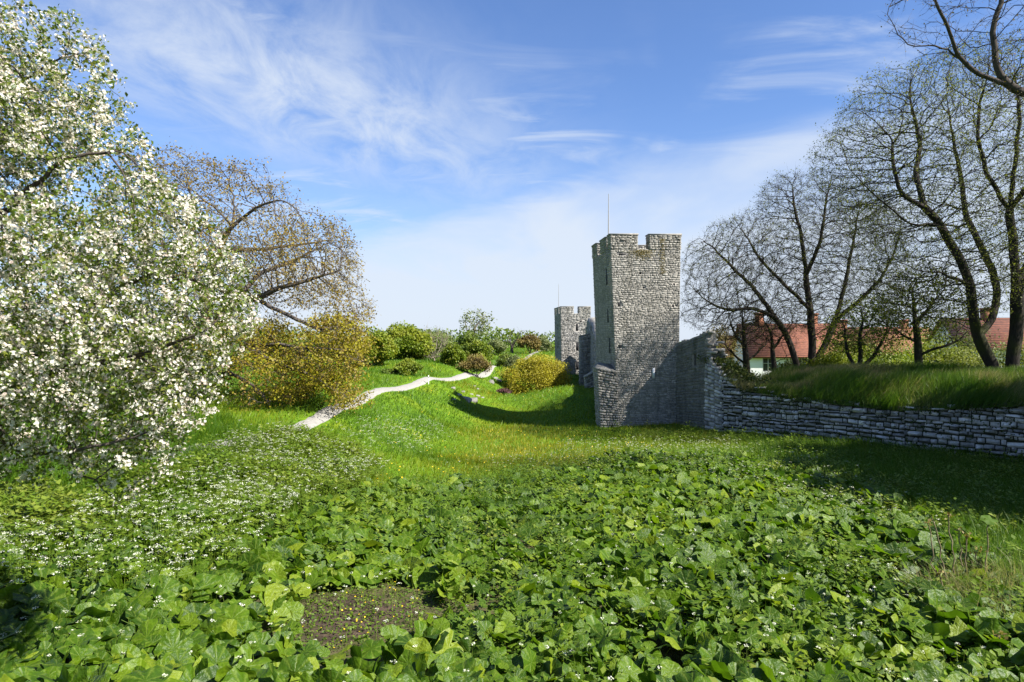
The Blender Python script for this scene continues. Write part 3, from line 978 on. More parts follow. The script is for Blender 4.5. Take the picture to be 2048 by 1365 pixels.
def stub_mesh():
    # streaked render face with a loophole; thickness towards the town; broken edge steps down on the right
    outline = [(0.0, -0.35), (0.15, -0.1), (0.45, 0.05), (0.6, 0.25), (0.85, 0.45), (1.0, 0.6), (1.08, 0.55)]
    d = B_ - A_
    nrm = norm(np.array((d[1], -d[0]))) * -1
    inw = norm(np.array((-d[1], d[0])))          # towards the town
    hole = (0.62, 0.70, -1.75, -0.95)
    xs = sorted(set([0, 0.15, 0.3, 0.45, 0.6, hole[0], hole[1], 0.85, 1.0]))
    zs = [-7.0, -5.5, -4, -2.8, hole[2], hole[3]]
    mb = MB()
    px = [o[0] for o in outline]
    pz = [o[1] for o in outline]

    def pt(s, z, dep):
        p = A_ + d * s + inw * dep
        return (p[0], p[1], z)
    th = 0.85
    for a, b in zip(xs[:-1], xs[1:]):
        zz = zs + [None]
        for k in range(len(zs)):
            z0 = zs[k]
            za0 = za1 = zs[k + 1] if k + 1 < len(zs) else None
            if za0 is None:
                za0, za1 = np.interp(a, px, pz), np.interp(b, px, pz)
            if (a, b) == (hole[0], hole[1]) and z0 == hole[2]:
                for q in ([pt(a, z0, 0), pt(a, z0, th), pt(a, za0, th), pt(a, za0, 0)], [pt(b, z0, 0), pt(b, za0, 0), pt(b, za0, th), pt(b, z0, th)],
                          [pt(a, z0, 0), pt(b, z0, 0), pt(b, z0, th), pt(a, z0, th)], [pt(a, za0, 0), pt(a, za0, th), pt(b, za0, th), pt(b, za0, 0)]):
                    mb.add(q, Q=[(0, 1, 2, 3)])
                continue
            mb.add([pt(a, z0, 0), pt(b, z0, 0), pt(b, za1, 0), pt(a, za0, 0)], Q=[(0, 1, 2, 3)], a=random.random())
            mb.add([pt(a, z0, th), pt(b, z0, th), pt(b, za1, th), pt(a, za0, th)], Q=[(3, 2, 1, 0)])
            if k == len(zs) - 1:
                mb.add([pt(a, za0, 0), pt(b, za1, 0), pt(b, za1, th), pt(a, za0, th)], Q=[(0, 1, 2, 3)])
    e = 1.0
    zt = np.interp(1.0, px, pz)
    mb.add([pt(e, -7, 0), pt(e, -7, th), pt(e, zt, th), pt(e, zt, 0)], Q=[(0, 1, 2, 3)])
    mb.add([pt(0, -7, 0), pt(0, -7, th), pt(0, pz[0], th), pt(0, pz[0], 0)], Q=[(3, 2, 1, 0)])
    mb.build('wall', M['mortar'], stub)
    hc = pt((hole[0] + hole[1]) / 2, (hole[2] + hole[3]) / 2, 0)
    kp = lambda c, l, h: not (abs(c[2] - hc[2]) < 0.45 and math.hypot(c[0] - hc[0], c[1] - hc[1]) < 0.2 + l * 0.3)
    sst = courses(pt(0, -6.8, -.02), pt(1.0, -6.8, -.02), pt(0, -0.4, -.02), pt(1.0, 0.5, -.02), (0.14, 0.3), (0.2, 0.6), 0.012, (0.006, 0.05), kp, 0.6, 0.03)
    lay(sst, stub, M['plaster'], 300)
    # ragged broken end: courses of stones of uneven length
    z = -6.8
    while z < 0.6:
        h = random.uniform(0.12, 0.26)
        reach = 1.03 + 0.2 * max(0, min(1, (0.3 - z) / 2.2)) + random.uniform(-0.05, 0.09)
        dep = -0.04
        while dep < 0.85:
            w2 = random.uniform(0.18, 0.4)
            if not (z > -0.6 and random.random() < 0.4):
                mb2 = MB()
                r2 = reach + random.uniform(-0.1, 0.07)
                j = lambda k=0.03: random.uniform(-k, k)
                V = [pt(0.95, z + j(), dep), pt(r2 + j(.02), z + j(), dep + j()), pt(r2 + j(.02), z + j(), dep + w2 - .02), pt(0.95, z + j(), dep + w2 - .02), pt(0.95, z + h + j(), dep), pt(r2 - 0.02 + j(.02), z + h + j(), dep + 0.02 + j()), pt(r2 + j(.02), z + h + j(), dep + w2 - .03), pt(0.95, z + h, dep + w2 - .02)]
                mb2.add(V, Q=BOXQ, a=random.random())
                mb2.build('stone', M['stone'], stub)
            dep += w2
        z += h * 0.9
    # loose stones along the broken top
    for k in range(16):
        s_ = random.uniform(0.02, 1.0)
        zt2 = np.interp(s_, px, pz)
        d_ = random.uniform(0, 0.6)
        w2, h2 = random.uniform(0.05, 0.11), random.uniform(0.06, 0.2)
        V = [pt(s_, zt2 - .05, d_), pt(s_ + w2, zt2 - .05, d_), pt(s_ + w2, zt2 - .05, d_ + .3), pt(s_, zt2 - .05, d_ + .3), pt(s_ + .01, zt2 + h2, d_ + .03), pt(s_ + w2 - .01, zt2 + h2 * .8, d_ + .02), pt(s_ + w2, zt2 + h2, d_ + .26), pt(s_, zt2 + h2 * .9, d_ + .28)]
        MB().add(V, Q=BOXQ, a=random.random()).build('stone', M['stone'], stub)


stub_mesh()

# low rubble wall running to the right
rub = thing('rubble_wall', 'low dry wall of pale limestone rubble below the grassy bank on the right', 'wall', (20, 39, -6))
WL = [(13.75, 47.3), (14.3, 46.2), (15.2, 45.1), (17.6, 42.0), (21.4, 37.2), (24.9, 32.4), (26.3, 26), (25.5, 16), (24, 4)]
WT = [-1.6, -2.2, -3.1, -3.55, -3.75, -3.0, -1.6, -1.2, -1.2]
wl_line, wl_top, wl_n = wall_run([(p[0] + 0.1, p[1] + 0.05) for p in WL], WT, -7.2, 1.1, M['joint'], rub, 'core', 0.4, 0.1)


def rubble_stones():
    out = []
    P = np.asarray(WL, float)
    for k in range(len(P) - 3):
        a, b = P[k], P[k + 1]
        def zt(c, a=a, b=b, k=k):
            t = np.clip(((c[:2] - a) @ (b - a)) / ((b - a) @ (b - a)), 0, 1)
            return WT[k] * (1 - t) + WT[k + 1] * t
        hi = max(WT[k], WT[k + 1]) + 0.35
        zb = -6.9
        keep = lambda c, l, h: c[2] + h * 0.35 < zt(c) + random.uniform(-0.12, 0.2)
        out += courses((a[0], a[1], zb), (b[0], b[1], zb), (a[0], a[1], hi), (b[0], b[1], hi), (0.13, 0.33), (0.2, 0.8), 0.055, (0.02, 0.27), keep, 1.6, 0.14)
    return out


lay(rubble_stones(), rub, M['rubble'], 300, 'rubble_fill', 'stone', lambda V: 0.0 if V[:, 2].mean() < -6.1 or V[:, 0].mean() > 0.77 * V[:, 1].mean() else 1.0)

# curtain wall between the two towers
cur = thing('curtain_wall', 'ruined curtain wall with ragged top and buttress between the two towers', 'wall', (10, 85, -6))
wall_run([(8.1, 57.5), (8.9, 66), (9.6, 78), (10.6, 90), (10.8, 97), (11.6, 109)], [-2.0, -1.6, 0.4, 2.2, 3.2, 0.2], -7.5, 1.2, M['far_stone'], cur, 'wall', 1.2, 0.7, -1.0)
cst = []
for (a, b, z1, z2) in (((8.1, 57.5), (8.9, 66), -2.0, -1.6), ((8.9, 66), (9.6, 78), -1.6, 0.4), ((9.6, 78), (10.6, 90), 0.4, 2.2), ((10.6, 90), (10.8, 97), 2.2, 3.2), ((10.8, 97), (11.6, 109), 3.2, 0.2)):
    cst += courses((b[0] - .04, b[1], -7), (a[0] - .04, a[1], -7), (b[0] - .04, b[1], z2 - .2), (a[0] - .04, a[1], z1 - .2), (0.25, 0.45), (0.5, 1.2), 0.03, (0.03, 0.12))
lay(cst, cur, M['far_stone'], 300)
for (x, y, w_, zt, sl) in ((7.15, 66, 1.6, -3.6, 1.6), (9.2, 92, 1.4, 0.6, 0.5), (9.9, 99, 1.3, -0.6, 0.4)):
    mb = MB()
    prism(mb, [(x, y, -7.5), (x + w_ + 1, y, -7.5), (x + w_ + 1, y + 1.3, -7.5), (x, y + 1.3, -7.5)], [(x, y, zt), (x + w_ + 1, y, zt + sl), (x + w_ + 1, y + 1.3, zt + sl), (x, y + 1.3, zt)])
    b = mb.build('buttress', M['mortar'], cur)
    bst = courses((x, y - .03, -7), (x + w_ + 1, y - .03, -7), (x, y - .03, zt), (x + w_ + 1, y - .03, zt + sl), (0.2, 0.36), (0.35, 0.8), 0.03, (0.02, 0.08))
    bst += courses((x - .03, y + 1.3, -7), (x - .03, y, -7), (x - .03, y + 1.3, zt), (x - .03, y, zt), (0.2, 0.36), (0.35, 0.8), 0.03, (0.02, 0.08))
    lay(bst, cur, M['far_stone'], 0)
    cpm = MB()
    prism(cpm, [(x - .1, y - .1, zt), (x + w_ + 1, y - .1, zt + sl), (x + w_ + 1, y + 1.4, zt + sl), (x - .1, y + 1.4, zt)], [(x - .1, y - .1, zt + .15), (x + w_ + 1, y - .1, zt + sl + .15), (x + w_ + 1, y + 1.4, zt + sl + .15), (x - .1, y + 1.4, zt + .15)])
    cpm.build('coping', M['rock'], cur)


# ------------------------------------------------------------------ houses behind the bank
def facade(mb, O, U, w, z0, z1, holes, depth):
    """wall plane with window openings and reveals; U unit vector along, outward normal = U x up"""
    U = np.array((U[0], U[1], 0.0))
    N = np.cross(U, (0, 0, 1))
    O = np.array((O[0], O[1], 0.0))

    def pt(s, z, d=0.0):
        return O + U * s + N * d + np.array((0, 0, z))
    xs = sorted({0.0, w} | {h[0] for h in holes} | {h[1] for h in holes})
    zs = sorted({z0, z1} | {h[2] for h in holes} | {h[3] for h in holes})
    for a, b in zip(xs[:-1], xs[1:]):
        for c_, d_ in zip(zs[:-1], zs[1:]):
            if any(h[0] <= a and b <= h[1] and h[2] <= c_ and d_ <= h[3] for h in holes):
                continue
            mb.add([pt(a, c_), pt(b, c_), pt(b, d_), pt(a, d_)], Q=[(0, 1, 2, 3)])
    for (a, b, c_, d_) in holes:
        mb.add([pt(a, c_), pt(b, c_), pt(b, c_, -depth), pt(a, c_, -depth)], Q=[(0, 1, 2, 3)])
        mb.add([pt(a, d_), pt(a, d_, -depth), pt(b, d_, -depth), pt(b, d_)], Q=[(0, 1, 2, 3)])
        mb.add([pt(a, c_), pt(a, c_, -depth), pt(a, d_, -depth), pt(a, d_)], Q=[(0, 1, 2, 3)])
        mb.add([pt(b, c_), pt(b, d_), pt(b, d_, -depth), pt(b, c_, -depth)], Q=[(0, 1, 2, 3)])
    return pt


def house(name, label, O, ang, w, dep, zb, ze, zr, holes, chim, base_h=0.0, dormers=()):
    U = np.array((math.cos(ang), math.sin(ang)))
    Dv = np.array((-math.sin(ang), math.cos(ang)))
    O = np.array(O, float)
    t = thing(name, label, 'house', (O[0] + U[0] * w / 2 + Dv[0] * dep / 2, O[1] + U[1] * w / 2 + Dv[1] * dep / 2, zb))
    mb = MB()
    pt = facade(mb, O, U, w, zb, ze, holes, 0.18)
    L = lambda s, q, z: (*(O + U * s + Dv * q), z)
    mid = dep / 2
    for s in (0, w):
        mb.add([L(s, 0, zb), L(s, dep, zb), L(s, dep, ze), L(s, mid, zr - 0.1), L(s, 0, ze)], T=[(0, 1, 2), (0, 2, 4), (4, 2, 3)])
    mb.add([L(0, dep, zb), L(w, dep, zb), L(w, dep, ze), L(0, dep, ze)], Q=[(3, 2, 1, 0)])
    mb.build('wall', M['wall_white'], t)
    if base_h:
        b = MB()
        b.add([pt(-0.05, zb, 0.06), pt(w + .05, zb, 0.06), pt(w + .05, zb + base_h, 0.06), pt(-.05, zb + base_h, 0.06), pt(-.05, zb + base_h, -.02), pt(w + .05, zb + base_h, -.02)], Q=[(0, 1, 2, 3), (3, 2, 5, 4)])
        b.build('plinth', M['wall_base'], t)
    ro = MB()
    ov = 0.45
    sl = (zr - ze) / mid
    for (q0, q1, zA, zB) in ((-ov, mid, ze - ov * sl, zr), (dep + ov, mid, ze - ov * sl, zr)):
        V = [L(-0.4, q0, zA), L(w + 0.4, q0, zA), L(w + 0.4, q1, zB), L(-0.4, q1, zB)]
        V += [(a, b, c_ + 0.16) for (a, b, c_) in V]
        ro.add(V, Q=BOXQ)
    r = ro.build('roof', M['roof'], t)
    for (s, q, hh) in chim:
        zc = zr - abs(q - mid) * sl
        cb = MB()
        p = O + U * s + Dv * q
        cb.box((p[0] - 0.45, p[1] - 0.4, zc - 0.8), (p[0] + 0.45, p[1] + 0.4, zc + hh))
        cb.box((p[0] - 0.55, p[1] - 0.5, zc + hh), (p[0] + 0.55, p[1] + 0.5, zc + hh + 0.15))
        cb.build('chimney', M['brick'], t)
    for (a, b, c_, d_) in holes:
        g = MB()
        g.add([pt(a, c_, -.15), pt(b, c_, -.15), pt(b, d_, -.15), pt(a, d_, -.15)], Q=[(0, 1, 2, 3)])
        f = MB()
        bars = [(a, a + .09, c_, d_), (b - .09, b, c_, d_), ((a + b) / 2 - .05, (a + b) / 2 + .05, c_, d_), (a, b, c_, c_ + .09), (a, b, d_ - .09, d_), (a, b, c_ + (d_ - c_) * 0.6 - .03, c_ + (d_ - c_) * 0.6 + .03)]
        for k, (x0, x1, z0, z1) in enumerate(bars):
            V = [pt(x0, z0, -.14), pt(x1, z0, -.14), pt(x1, z1, -.14), pt(x0, z1, -.14)]
            o2 = -.06 - 0.004 * k
            V += [pt(x0, z0, o2), pt(x1, z0, o2), pt(x1, z1, o2), pt(x0, z1, o2)]
            f.add(V, Q=BOXQ)
        wo = f.build('window', M['frame'], t)
        g.build('pane', M['glass'], wo)
    return t


def wins(w, n, z0, z1, ww=1.2, x0=1.2):
    gap = (w - 2 * x0) / max(n - 1, 1)
    return [(x0 + i * gap - ww / 2, x0 + i * gap + ww / 2, z0, z1) for i in range(n)]


house('white_house', 'white house with red tiled roof and brick chimney seen between the big tree trunks', W(1497, 700, 80)[:2], R(-6), 11.5, 8, -6.6, -1.6, 2.0,
      [(1.6, 2.9, -3.6, -1.95), (5.4, 6.7, -3.6, -1.95), (9, 10.3, -3.6, -1.95), (1.4, 3.2, -6.3, -4.9), (6.0, 8.0, -6.4, -4.9)], [(2.2, 4, 1.3), (8.5, 4, 1.2)], 2.1)
house('long_house', 'long white house with low orange-red roof beyond the yellow-green bushes', W(1672, 700, 87)[:2], R(3), 14.5, 8, -6.4, -1.5, 1.7, wins(14.5, 5, -3.8, -2.3), [(3, 4, 1.0), (11.5, 4, 1.0)], 1.2)
house('red_roof_house', 'house with dark red roof showing between the rightmost trunks', W(1925, 700, 66)[:2], R(-10), 12, 8, -6.4, -0.6, 2.2, wins(12, 4, -2.8, -1.3), [(4, 4, 1.0)])
house('grey_gable_house', 'pale grey house corner at the left of the white house behind bare trees', W(1440, 700, 92)[:2], R(-20), 6.5, 7, -6.6, -1.9, 0.6, wins(6.5, 2, -3.9, -2.5, 1.0, 1.6), [])


# ------------------------------------------------------------------ trees
def resample(P, D):
    P = np.asarray(P, float)
    t = np.concatenate(([0], np.cumsum(np.linalg.norm(np.diff(P, axis=0), axis=1))))
    n = max(int(round(t[-1] / D)), 1)
    s = np.linspace(0, t[-1], n + 1)
    Q = np.stack([np.interp(s, t, P[:, k]) for k in range(3)], 1)
    if len(Q) > 4:
        for _ in range(2):
            Q[1:-1] = Q[1:-1] * 0.5 + (Q[:-2] + Q[2:]) * 0.25
    Q[1:-1] += rng.normal(size=(len(Q) - 2, 3)) * D * 0.12
    return Q


def colonize(guides, att, D, di, dk, iters=120, trop=0.0, jit=0.25, maxn=16000, out=0.3):
    """grow a branch skeleton from traced main limbs towards points spread through the crown"""
    P = np.zeros((maxn + 4000, 3))
    par = np.full(maxn + 4000, -1, int)
    n = 0
    for gi, g in enumerate(guides):
        Q = resample(g, D)
        if n:
            j = int(np.argmin(((P[:n] - Q[0]) ** 2).sum(1)))
            last = j
            Q = Q[1:] if np.linalg.norm(P[j] - Q[0]) < D * 0.7 else Q
        else:
            last = -1
        for q in Q:
            P[n] = q
            par[n] = last
            last = n
            n += 1
    att = np.asarray(att, float)
    hub = P[0] * 0.4 + att.mean(0) * 0.6 - np.array((0, 0, 0.25)) * np.ptp(att[:, 2])
    nd = np.full(len(att), 1e9)
    ni = np.zeros(len(att), int)

    def upd(lo, hi):
        for s in range(lo, hi, 400):
            e = min(s + 400, hi)
            q = P[s:e]
            d = np.sqrt(np.maximum((att ** 2).sum(1)[:, None] + (q ** 2).sum(1)[None] - 2 * att @ q.T, 0))
            k = d.argmin(1)
            dm = d[np.arange(len(att)), k]
            m = dm < nd
            nd[m] = dm[m]
            ni[m] = k[m] + s
    upd(0, n)
    kids = np.bincount(par[:n][par[:n] >= 0], minlength=len(P))
    for it in range(iters):
        act = (nd < di) & (kids[ni] < 4)
        if not act.any() or n > maxn:
            break
        v = norm(att[act] - P[ni[act]])
        acc = np.zeros((n, 3))
        np.add.at(acc, ni[act], v)
        idx = np.unique(ni[act])
        d = norm(acc[idx]) + rng.normal(size=(len(idx), 3)) * jit
        d[:, 2] += trop
        pp = par[idx]
        fw = np.where((pp >= 0)[:, None], norm(P[idx] - P[np.maximum(pp, 0)]), 0)
        d = norm(d + fw * 0.55 + norm(P[idx] - hub) * out)
        new = P[idx] + d * D
        m = len(idx)
        P[n:n + m] = new
        par[n:n + m] = idx
        kids[idx] += 1
        upd(n, n + m)
        n += m
        ok = nd > dk
        att, nd, ni = att[ok], nd[ok], ni[ok]
        if len(att) == 0:
            break
    return P[:n], par[:n]


def radii(P, par, rtip, rbase):
    n = len(P)
    cnt = np.zeros(n)
    ch = np.bincount(par[par >= 0], minlength=n)
    for i in range(n - 1, -1, -1):
        if ch[i] == 0:
            cnt[i] += 1
        if par[i] >= 0:
            cnt[par[i]] += cnt[i]
    e = math.log(max(cnt[0], 2)) / math.log(rbase / rtip)
    return rtip * cnt ** (1 / e), ch


def skeleton_mesh(P, par, r, ch, thick=0.03, flare=1.35, sides=(7, 5, 3)):
    n = len(P)
    kids = [[] for _ in range(n)]
    for i in range(n):
        if par[i] >= 0:
            kids[par[i]].append(i)
    mb = MB()
    start = [(0, None)]
    while start:
        i, p = start.pop()
        ch_ = [i]
        while kids[ch_[-1]]:
            k = sorted(kids[ch_[-1]], key=lambda j: -r[j])
            for j in k[1:]:
                start.append((j, ch_[-1]))
            ch_.append(k[0])
        pts = P[ch_]
        rr = r[ch_].copy()
        if p is not None:
            pts = np.concatenate((P[p][None], pts))
            rr = np.concatenate(([min(r[p], rr[0] * 1.25)], rr))
        elif flare > 1:
            k = min(4, len(rr))
            rr[:k] *= np.linspace(flare, 1.0, k)
        if len(pts) > 6 and rr[0] > 0.1:
            keep = [0]
            for q in range(1, len(pts) - 1):
                if np.linalg.norm(pts[q] - pts[keep[-1]]) > 1.3 * rr[q]:
                    keep.append(q)
            keep.append(len(pts) - 1)
            pts, rr = pts[keep], rr[keep]
            if len(pts) > 4:
                pts[1:-1] = pts[1:-1] * 0.5 + (pts[:-2] + pts[2:]) * 0.25
                rr[1:-1] = rr[1:-1] * 0.4 + (rr[:-2] + rr[2:]) * 0.3
        if len(pts) < 2:
            continue
        rr[-1] *= 0.5
        sd = sides[0] if rr[0] > thick * 3 else (sides[1] if rr[0] > thick else sides[2])
        V, Q = tube(pts, rr, sd)
        mb.add(V, Q=Q)
    return mb


def twigs(mb, pos, dirs, ln, r, per=1, bend=0.35):
    """fine end twigs: slim three-sided spikes, two joints each"""
    n = len(pos) * per
    p = np.repeat(pos, per, 0)
    d = norm(np.repeat(dirs, per, 0) + rng.normal(size=(n, 3)) * 0.5)
    L = ln * (0.4 + rng.random(n))[:, None]
    m = p + d * L * 0.5
    d2 = norm(d + rng.normal(size=(n, 3)) * bend)
    e = m + d2 * L * 0.5
    a = norm(np.cross(d, rng.normal(size=(n, 3))))
    b = np.cross(d, a)
    ring = [a, -a * 0.5 + b * 0.87, -a * 0.5 - b * 0.87]
    V = np.stack([p + k * r for k in ring] + [e], 1)
    o = (np.arange(n) * 4)[:, None, None]
    T = np.array([(0, 1, 3), (1, 2, 3), (2, 0, 3)])[None] + o
    mb.add(V.reshape(-1, 3), T.reshape(-1, 3))
    m = (p + e) / 2
    return m, e


def in_crown(poly, d0, half, n, power=0.6, dens=None):
    """points filling a crown whose outline at distance d0 is the polygon (photograph units); rounded in depth"""
    poly = np.asarray(poly, float)
    lo, hi = poly.min(0), poly.max(0)
    out = []
    got = 0
    while got < n:
        u = rng.uniform(lo[0], hi[0], n)
        v = rng.uniform(lo[1], hi[1], n)
        k = in_poly(u, v, poly)
        if dens is not None:
            k &= rng.random(n) < dens(u, v)
        u, v = u[k], v[k]
        e = np.clip(poly_dist(u, v, poly) / (0.3 * min(hi - lo)), 0, 1) ** power
        y = d0 + rng.uniform(-1, 1, len(u)) * half * (0.15 + 0.85 * e)
        s = d0 / FPX
        out.append(np.stack(((u - 1024) * s, y, (682.5 - v) * s), 1))
        got += len(u)
    return np.concatenate(out)[:n]


def px_line(pts, d, dd=0.0):
    out = []
    for p in pts:
        q = W(p[0], p[1], d)
        q[1] += p[2] if len(p) > 2 else 0
        out.append(q)
    return np.array(out)


def grow(name, label, cat, guides, att, D, di, dk, rtip, rbase, bark, group=None, trop=0.03, twig=None, leaf=None, jit=0.25, iters=140, maxn=14000, crown='twigs'):
    """tree from traced limbs; leaf = list of (material, count per node, size, spread, thin radius, wide?) ; twig = (length, radius, per)"""
    g0 = guides[0][0]
    t = thing(name, label, cat, g0, group)
    P, par = colonize(guides, att, D, di, dk, iters, trop, jit, maxn)
    r, ch = radii(P, par, rtip, rbase)
    skeleton_mesh(P, par, r, ch).build('trunk', bark, t, True)
    thin = r < rtip * 2.3
    tips = P[thin]
    dirs = norm(tips - P[np.maximum(par[thin], 0)])
    ends = tips
    if twig:
        mb = MB()
        m, e = twigs(mb, tips, dirs, *twig)
        tag(mb.build('twigs', bark, t), kind='stuff')
        ends = np.concatenate((m, e))
    for (mat, cnt, size, spread, wide, nm) in (leaf or []):
        k = int(len(ends) * cnt)
        src = ends[rng.integers(0, len(ends), k)]
        pos = src + rng.normal(size=(k, 3)) * spread
        B = bases(k, (0.25, -0.1, 0.6), 0.75)
        V, T, Q, A = scatter(WIDE_V if wide else LEAF_V, WIDE_T if wide else LEAF_T, pos, B, size * (0.6 + 0.8 * rng.random(k)))
        f = MB()
        f.add(V, T, None, A)
        o = f.build(nm, mat, t)
        tag(o, kind='stuff')
    return t, P, par, r


# apple tree in blossom, left foreground
AD = 8.2
APOLY = [(-520, -260), (-60, -40), (20, 30), (110, 30), (195, 50), (185, 120), (235, 160), (240, 230), (285, 290), (300, 350), (385, 400), (430, 470), (480, 500), (470, 560), (490, 610), (495, 690), (440, 730), (420, 800), (395, 850), (330, 870), (375, 950), (345, 960), (270, 920), (230, 960), (120, 930), (20, 985), (-200, 1000), (-520, 800)]


def apple():
    dens = lambda u, v: np.where(u < -160, 0.35, np.where((v > 830) & (u < 250), 0.45, 1.0)) * np.clip(fbm(u, v, 120, 5) * 4.2 - 1.25, 0.12, 1)
    att = in_crown(APOLY, AD, 2.0, 13000, 0.6, dens)
    base = np.array((-7.9, 9.0, g1(-7.9, 9.0)))
    g = [[base, base + (0.1, 0, 1.2), (-7.6, 8.8, -1.9)],
         [(-7.6, 8.8, -1.9), (-6.6, 8.6, -0.9), (-5.4, 8.3, -0.3), (-4.4, 8.0, -0.2), (-3.6, 7.9, 0.1)],
         [(-7.6, 8.8, -1.9), (-7.2, 8.4, 0.2), (-6.2, 8.1, 1.4), (-5.2, 7.9, 2.1), (-4.6, 7.9, 2.2)],
         [(-7.2, 8.4, 0.2), (-6.9, 8.4, 2.0), (-6.1, 8.2, 3.0), (-5.3, 8.1, 3.4)],
         [(-6.6, 8.6, -0.9), (-5.6, 7.8, -1.3), (-4.7, 7.5, -1.2), (-4.0, 7.6, -1.0)],
         [(-6.6, 8.6, -0.9), (-6.0, 9.2, 0.3), (-4.9, 9.2, 0.9), (-4.2, 9.0, 0.8)],
         [(-5.4, 8.3, -0.3), (-5.2, 8.0, -1.4), (-4.6, 8.0, -1.9)]]
    t = thing('apple_tree', 'apple tree covered in white blossom filling the left edge', 'tree', base)
    P, par = colonize(g, att, 0.1, 0.9, 0.13, 110, -0.02, 0.3, 22000)
    r, ch = radii(P, par, 0.0025, 0.14)
    skeleton_mesh(P, par, r, ch, 0.012).build('trunk', M['bark_plain'], t, True)
    thin = np.where(r < 0.008)[0]
    # leaves
    k = 84000
    pos = P[thin[rng.integers(0, len(thin), k)]] + rng.normal(size=(k, 3)) * 0.05
    V, T, Q, A = scatter(LEAF_V, LEAF_T, pos, bases(k, (0.3, -0.2, 0.5), 0.8), 0.03 + 0.04 * rng.random(k))
    tag(MB().add(V, T, None, A).build('leaves', M['apple_leaf'], t), kind='stuff')
    # blossom clusters: flowers of five petals with a yellow-green heart
    pet = []
    tri = []
    for i in range(5):
        a = i * 2 * math.pi / 5
        b0 = len(pet)
        for rr, da, z in ((0.05, 0, 0), (0.98, -0.55, 0.25), (0.98, 0.5, 0.3)):
            pet.append((rr * math.cos(a + da), rr * math.sin(a + da), z))
        tri += [(b0, b0 + 1, b0 + 2)]
    nc = 14500
    cen = P[thin[rng.integers(0, len(thin), nc)]]
    keepn = fbm(cen[:, 0] * 1.0 + cen[:, 1], cen[:, 2], 0.7, 21) + rng.random(nc) * 0.35 - 0.16 * np.clip((cen[:, 2] - 2.4) / 1.5, 0, 1) > 0.5
    cen = cen[keepn]
    nf = 7
    fp = np.repeat(cen, nf, 0) + rng.normal(size=(len(cen) * nf, 3)) * 0.033
    up = norm(np.repeat(rng.normal(size=(len(cen), 3)) * 0.6 + np.array((0.35, -0.3, 0.45)), nf, 0))
    V, T, Q, A = scatter(pet, tri, fp, bases(len(fp), up, 0.45), 0.014 + 0.009 * rng.random(len(fp)))
    tag(MB().add(V, T, None, A).build('blossom', M['petal'], t), kind='stuff')


apple()

# oak with bronze young leaves behind it
OD = 39.0
OPOLY = [(200, 520), (255, 400), (300, 335), (370, 305), (440, 335), (500, 330), (575, 370), (600, 420), (585, 470), (640, 425), (690, 460), (715, 520), (705, 575), (735, 610), (735, 640), (690, 640), (640, 620), (560, 610), (420, 640), (250, 660)]
OLOW = [(300, 690), (400, 650), (520, 640), (600, 650), (660, 628), (715, 640), (728, 690), (752, 720), (712, 750), (735, 805), (690, 810), (640, 765), (610, 800), (600, 850), (545, 865), (490, 830), (460, 770), (380, 790), (300, 780)]
odens = lambda u, v: np.clip(fbm(u, v, 85, 8) * 6 - 2.4, 0.02, 1)
ob = W(395, 812, 40)
ob[2] = g1(ob[0], ob[1])
og = [[ob, W(398, 740, 40), W(405, 680, 39.8)],
      [W(405, 680, 39.8), W(440, 640, 39), W(470, 600, 38), W(518, 597, 37.5), W(555, 575, 37), W(620, 560, 37), W(680, 540, 37)],
      [W(518, 597, 37.5), W(540, 615, 37), W(585, 635, 36.5), W(640, 660, 36.5), W(690, 655, 37), W(725, 625, 37)],
      [W(405, 680, 39.8), W(415, 590, 40), W(440, 500, 40), W(463, 455, 39.5), W(490, 432, 39), W(520, 410, 38.5), W(560, 400, 38)],
      [W(463, 455, 39.5), W(470, 400, 40), W(455, 360, 40), W(470, 335, 40)],
      [W(415, 590, 40), W(380, 500, 41), W(390, 420, 41), W(370, 340, 41)],
      [W(415, 590, 40), W(340, 520, 40), W(300, 430, 40)],
      [W(440, 500, 40), W(520, 500, 41.5), W(600, 490, 42), W(660, 480, 42)],
      [W(470, 600, 38), W(520, 545, 40), W(580, 525, 41), W(630, 500, 41)],
      [W(398, 740, 40), W(470, 690, 38), W(560, 690, 36.5), W(640, 700, 36), W(710, 700, 36)],
      [W(470, 690, 38), W(540, 720, 36), W(610, 745, 35.5), W(690, 790, 35.5)],
      [W(398, 740, 40), W(460, 745, 37), W(520, 780, 36), W(550, 830, 35.5)]]
grow('oak_tree', 'spreading oak with bronze young leaves behind the white blossom', 'tree', og, np.concatenate((in_crown(OPOLY, OD, 7, 6500, 0.6, lambda u, v: np.clip(fbm(u, v, 85, 8) * 4.5 - 1.3, 0.12, 1)), in_crown(OLOW, OD - 1.5, 5.5, 3500, 0.6, odens))), 0.32, 2.8, 0.42, 0.01, 0.55, M['bark_oak'],
     trop=0.0, twig=(0.5, 0.007, 2), leaf=[(M['oak_leaf'], 1.75, 0.12, 0.14, False, 'leaves')], jit=0.4)
# dense low skirt of golden foliage on the same oak
oak = [o for o in C.objects if o.name == 'oak_tree'][0]
pts = in_crown(OLOW, OD - 1.5, 5.5, 1100, 0.6, odens)
k = 25000
cl = pts[rng.integers(0, len(pts), k)] + rng.normal(size=(k, 3)) * (0.34, 0.34, 0.15)
V, T, Q, A = scatter(LEAF_V * (1.3, 1, 1), LEAF_T, cl, bases(k, (0.2, -0.2, 0.6), 0.8), 0.08 + 0.09 * rng.random(k))
tag(MB().add(V, T, None, A).build('low_leaves', M['oak_low_leaf'], oak), kind='stuff')

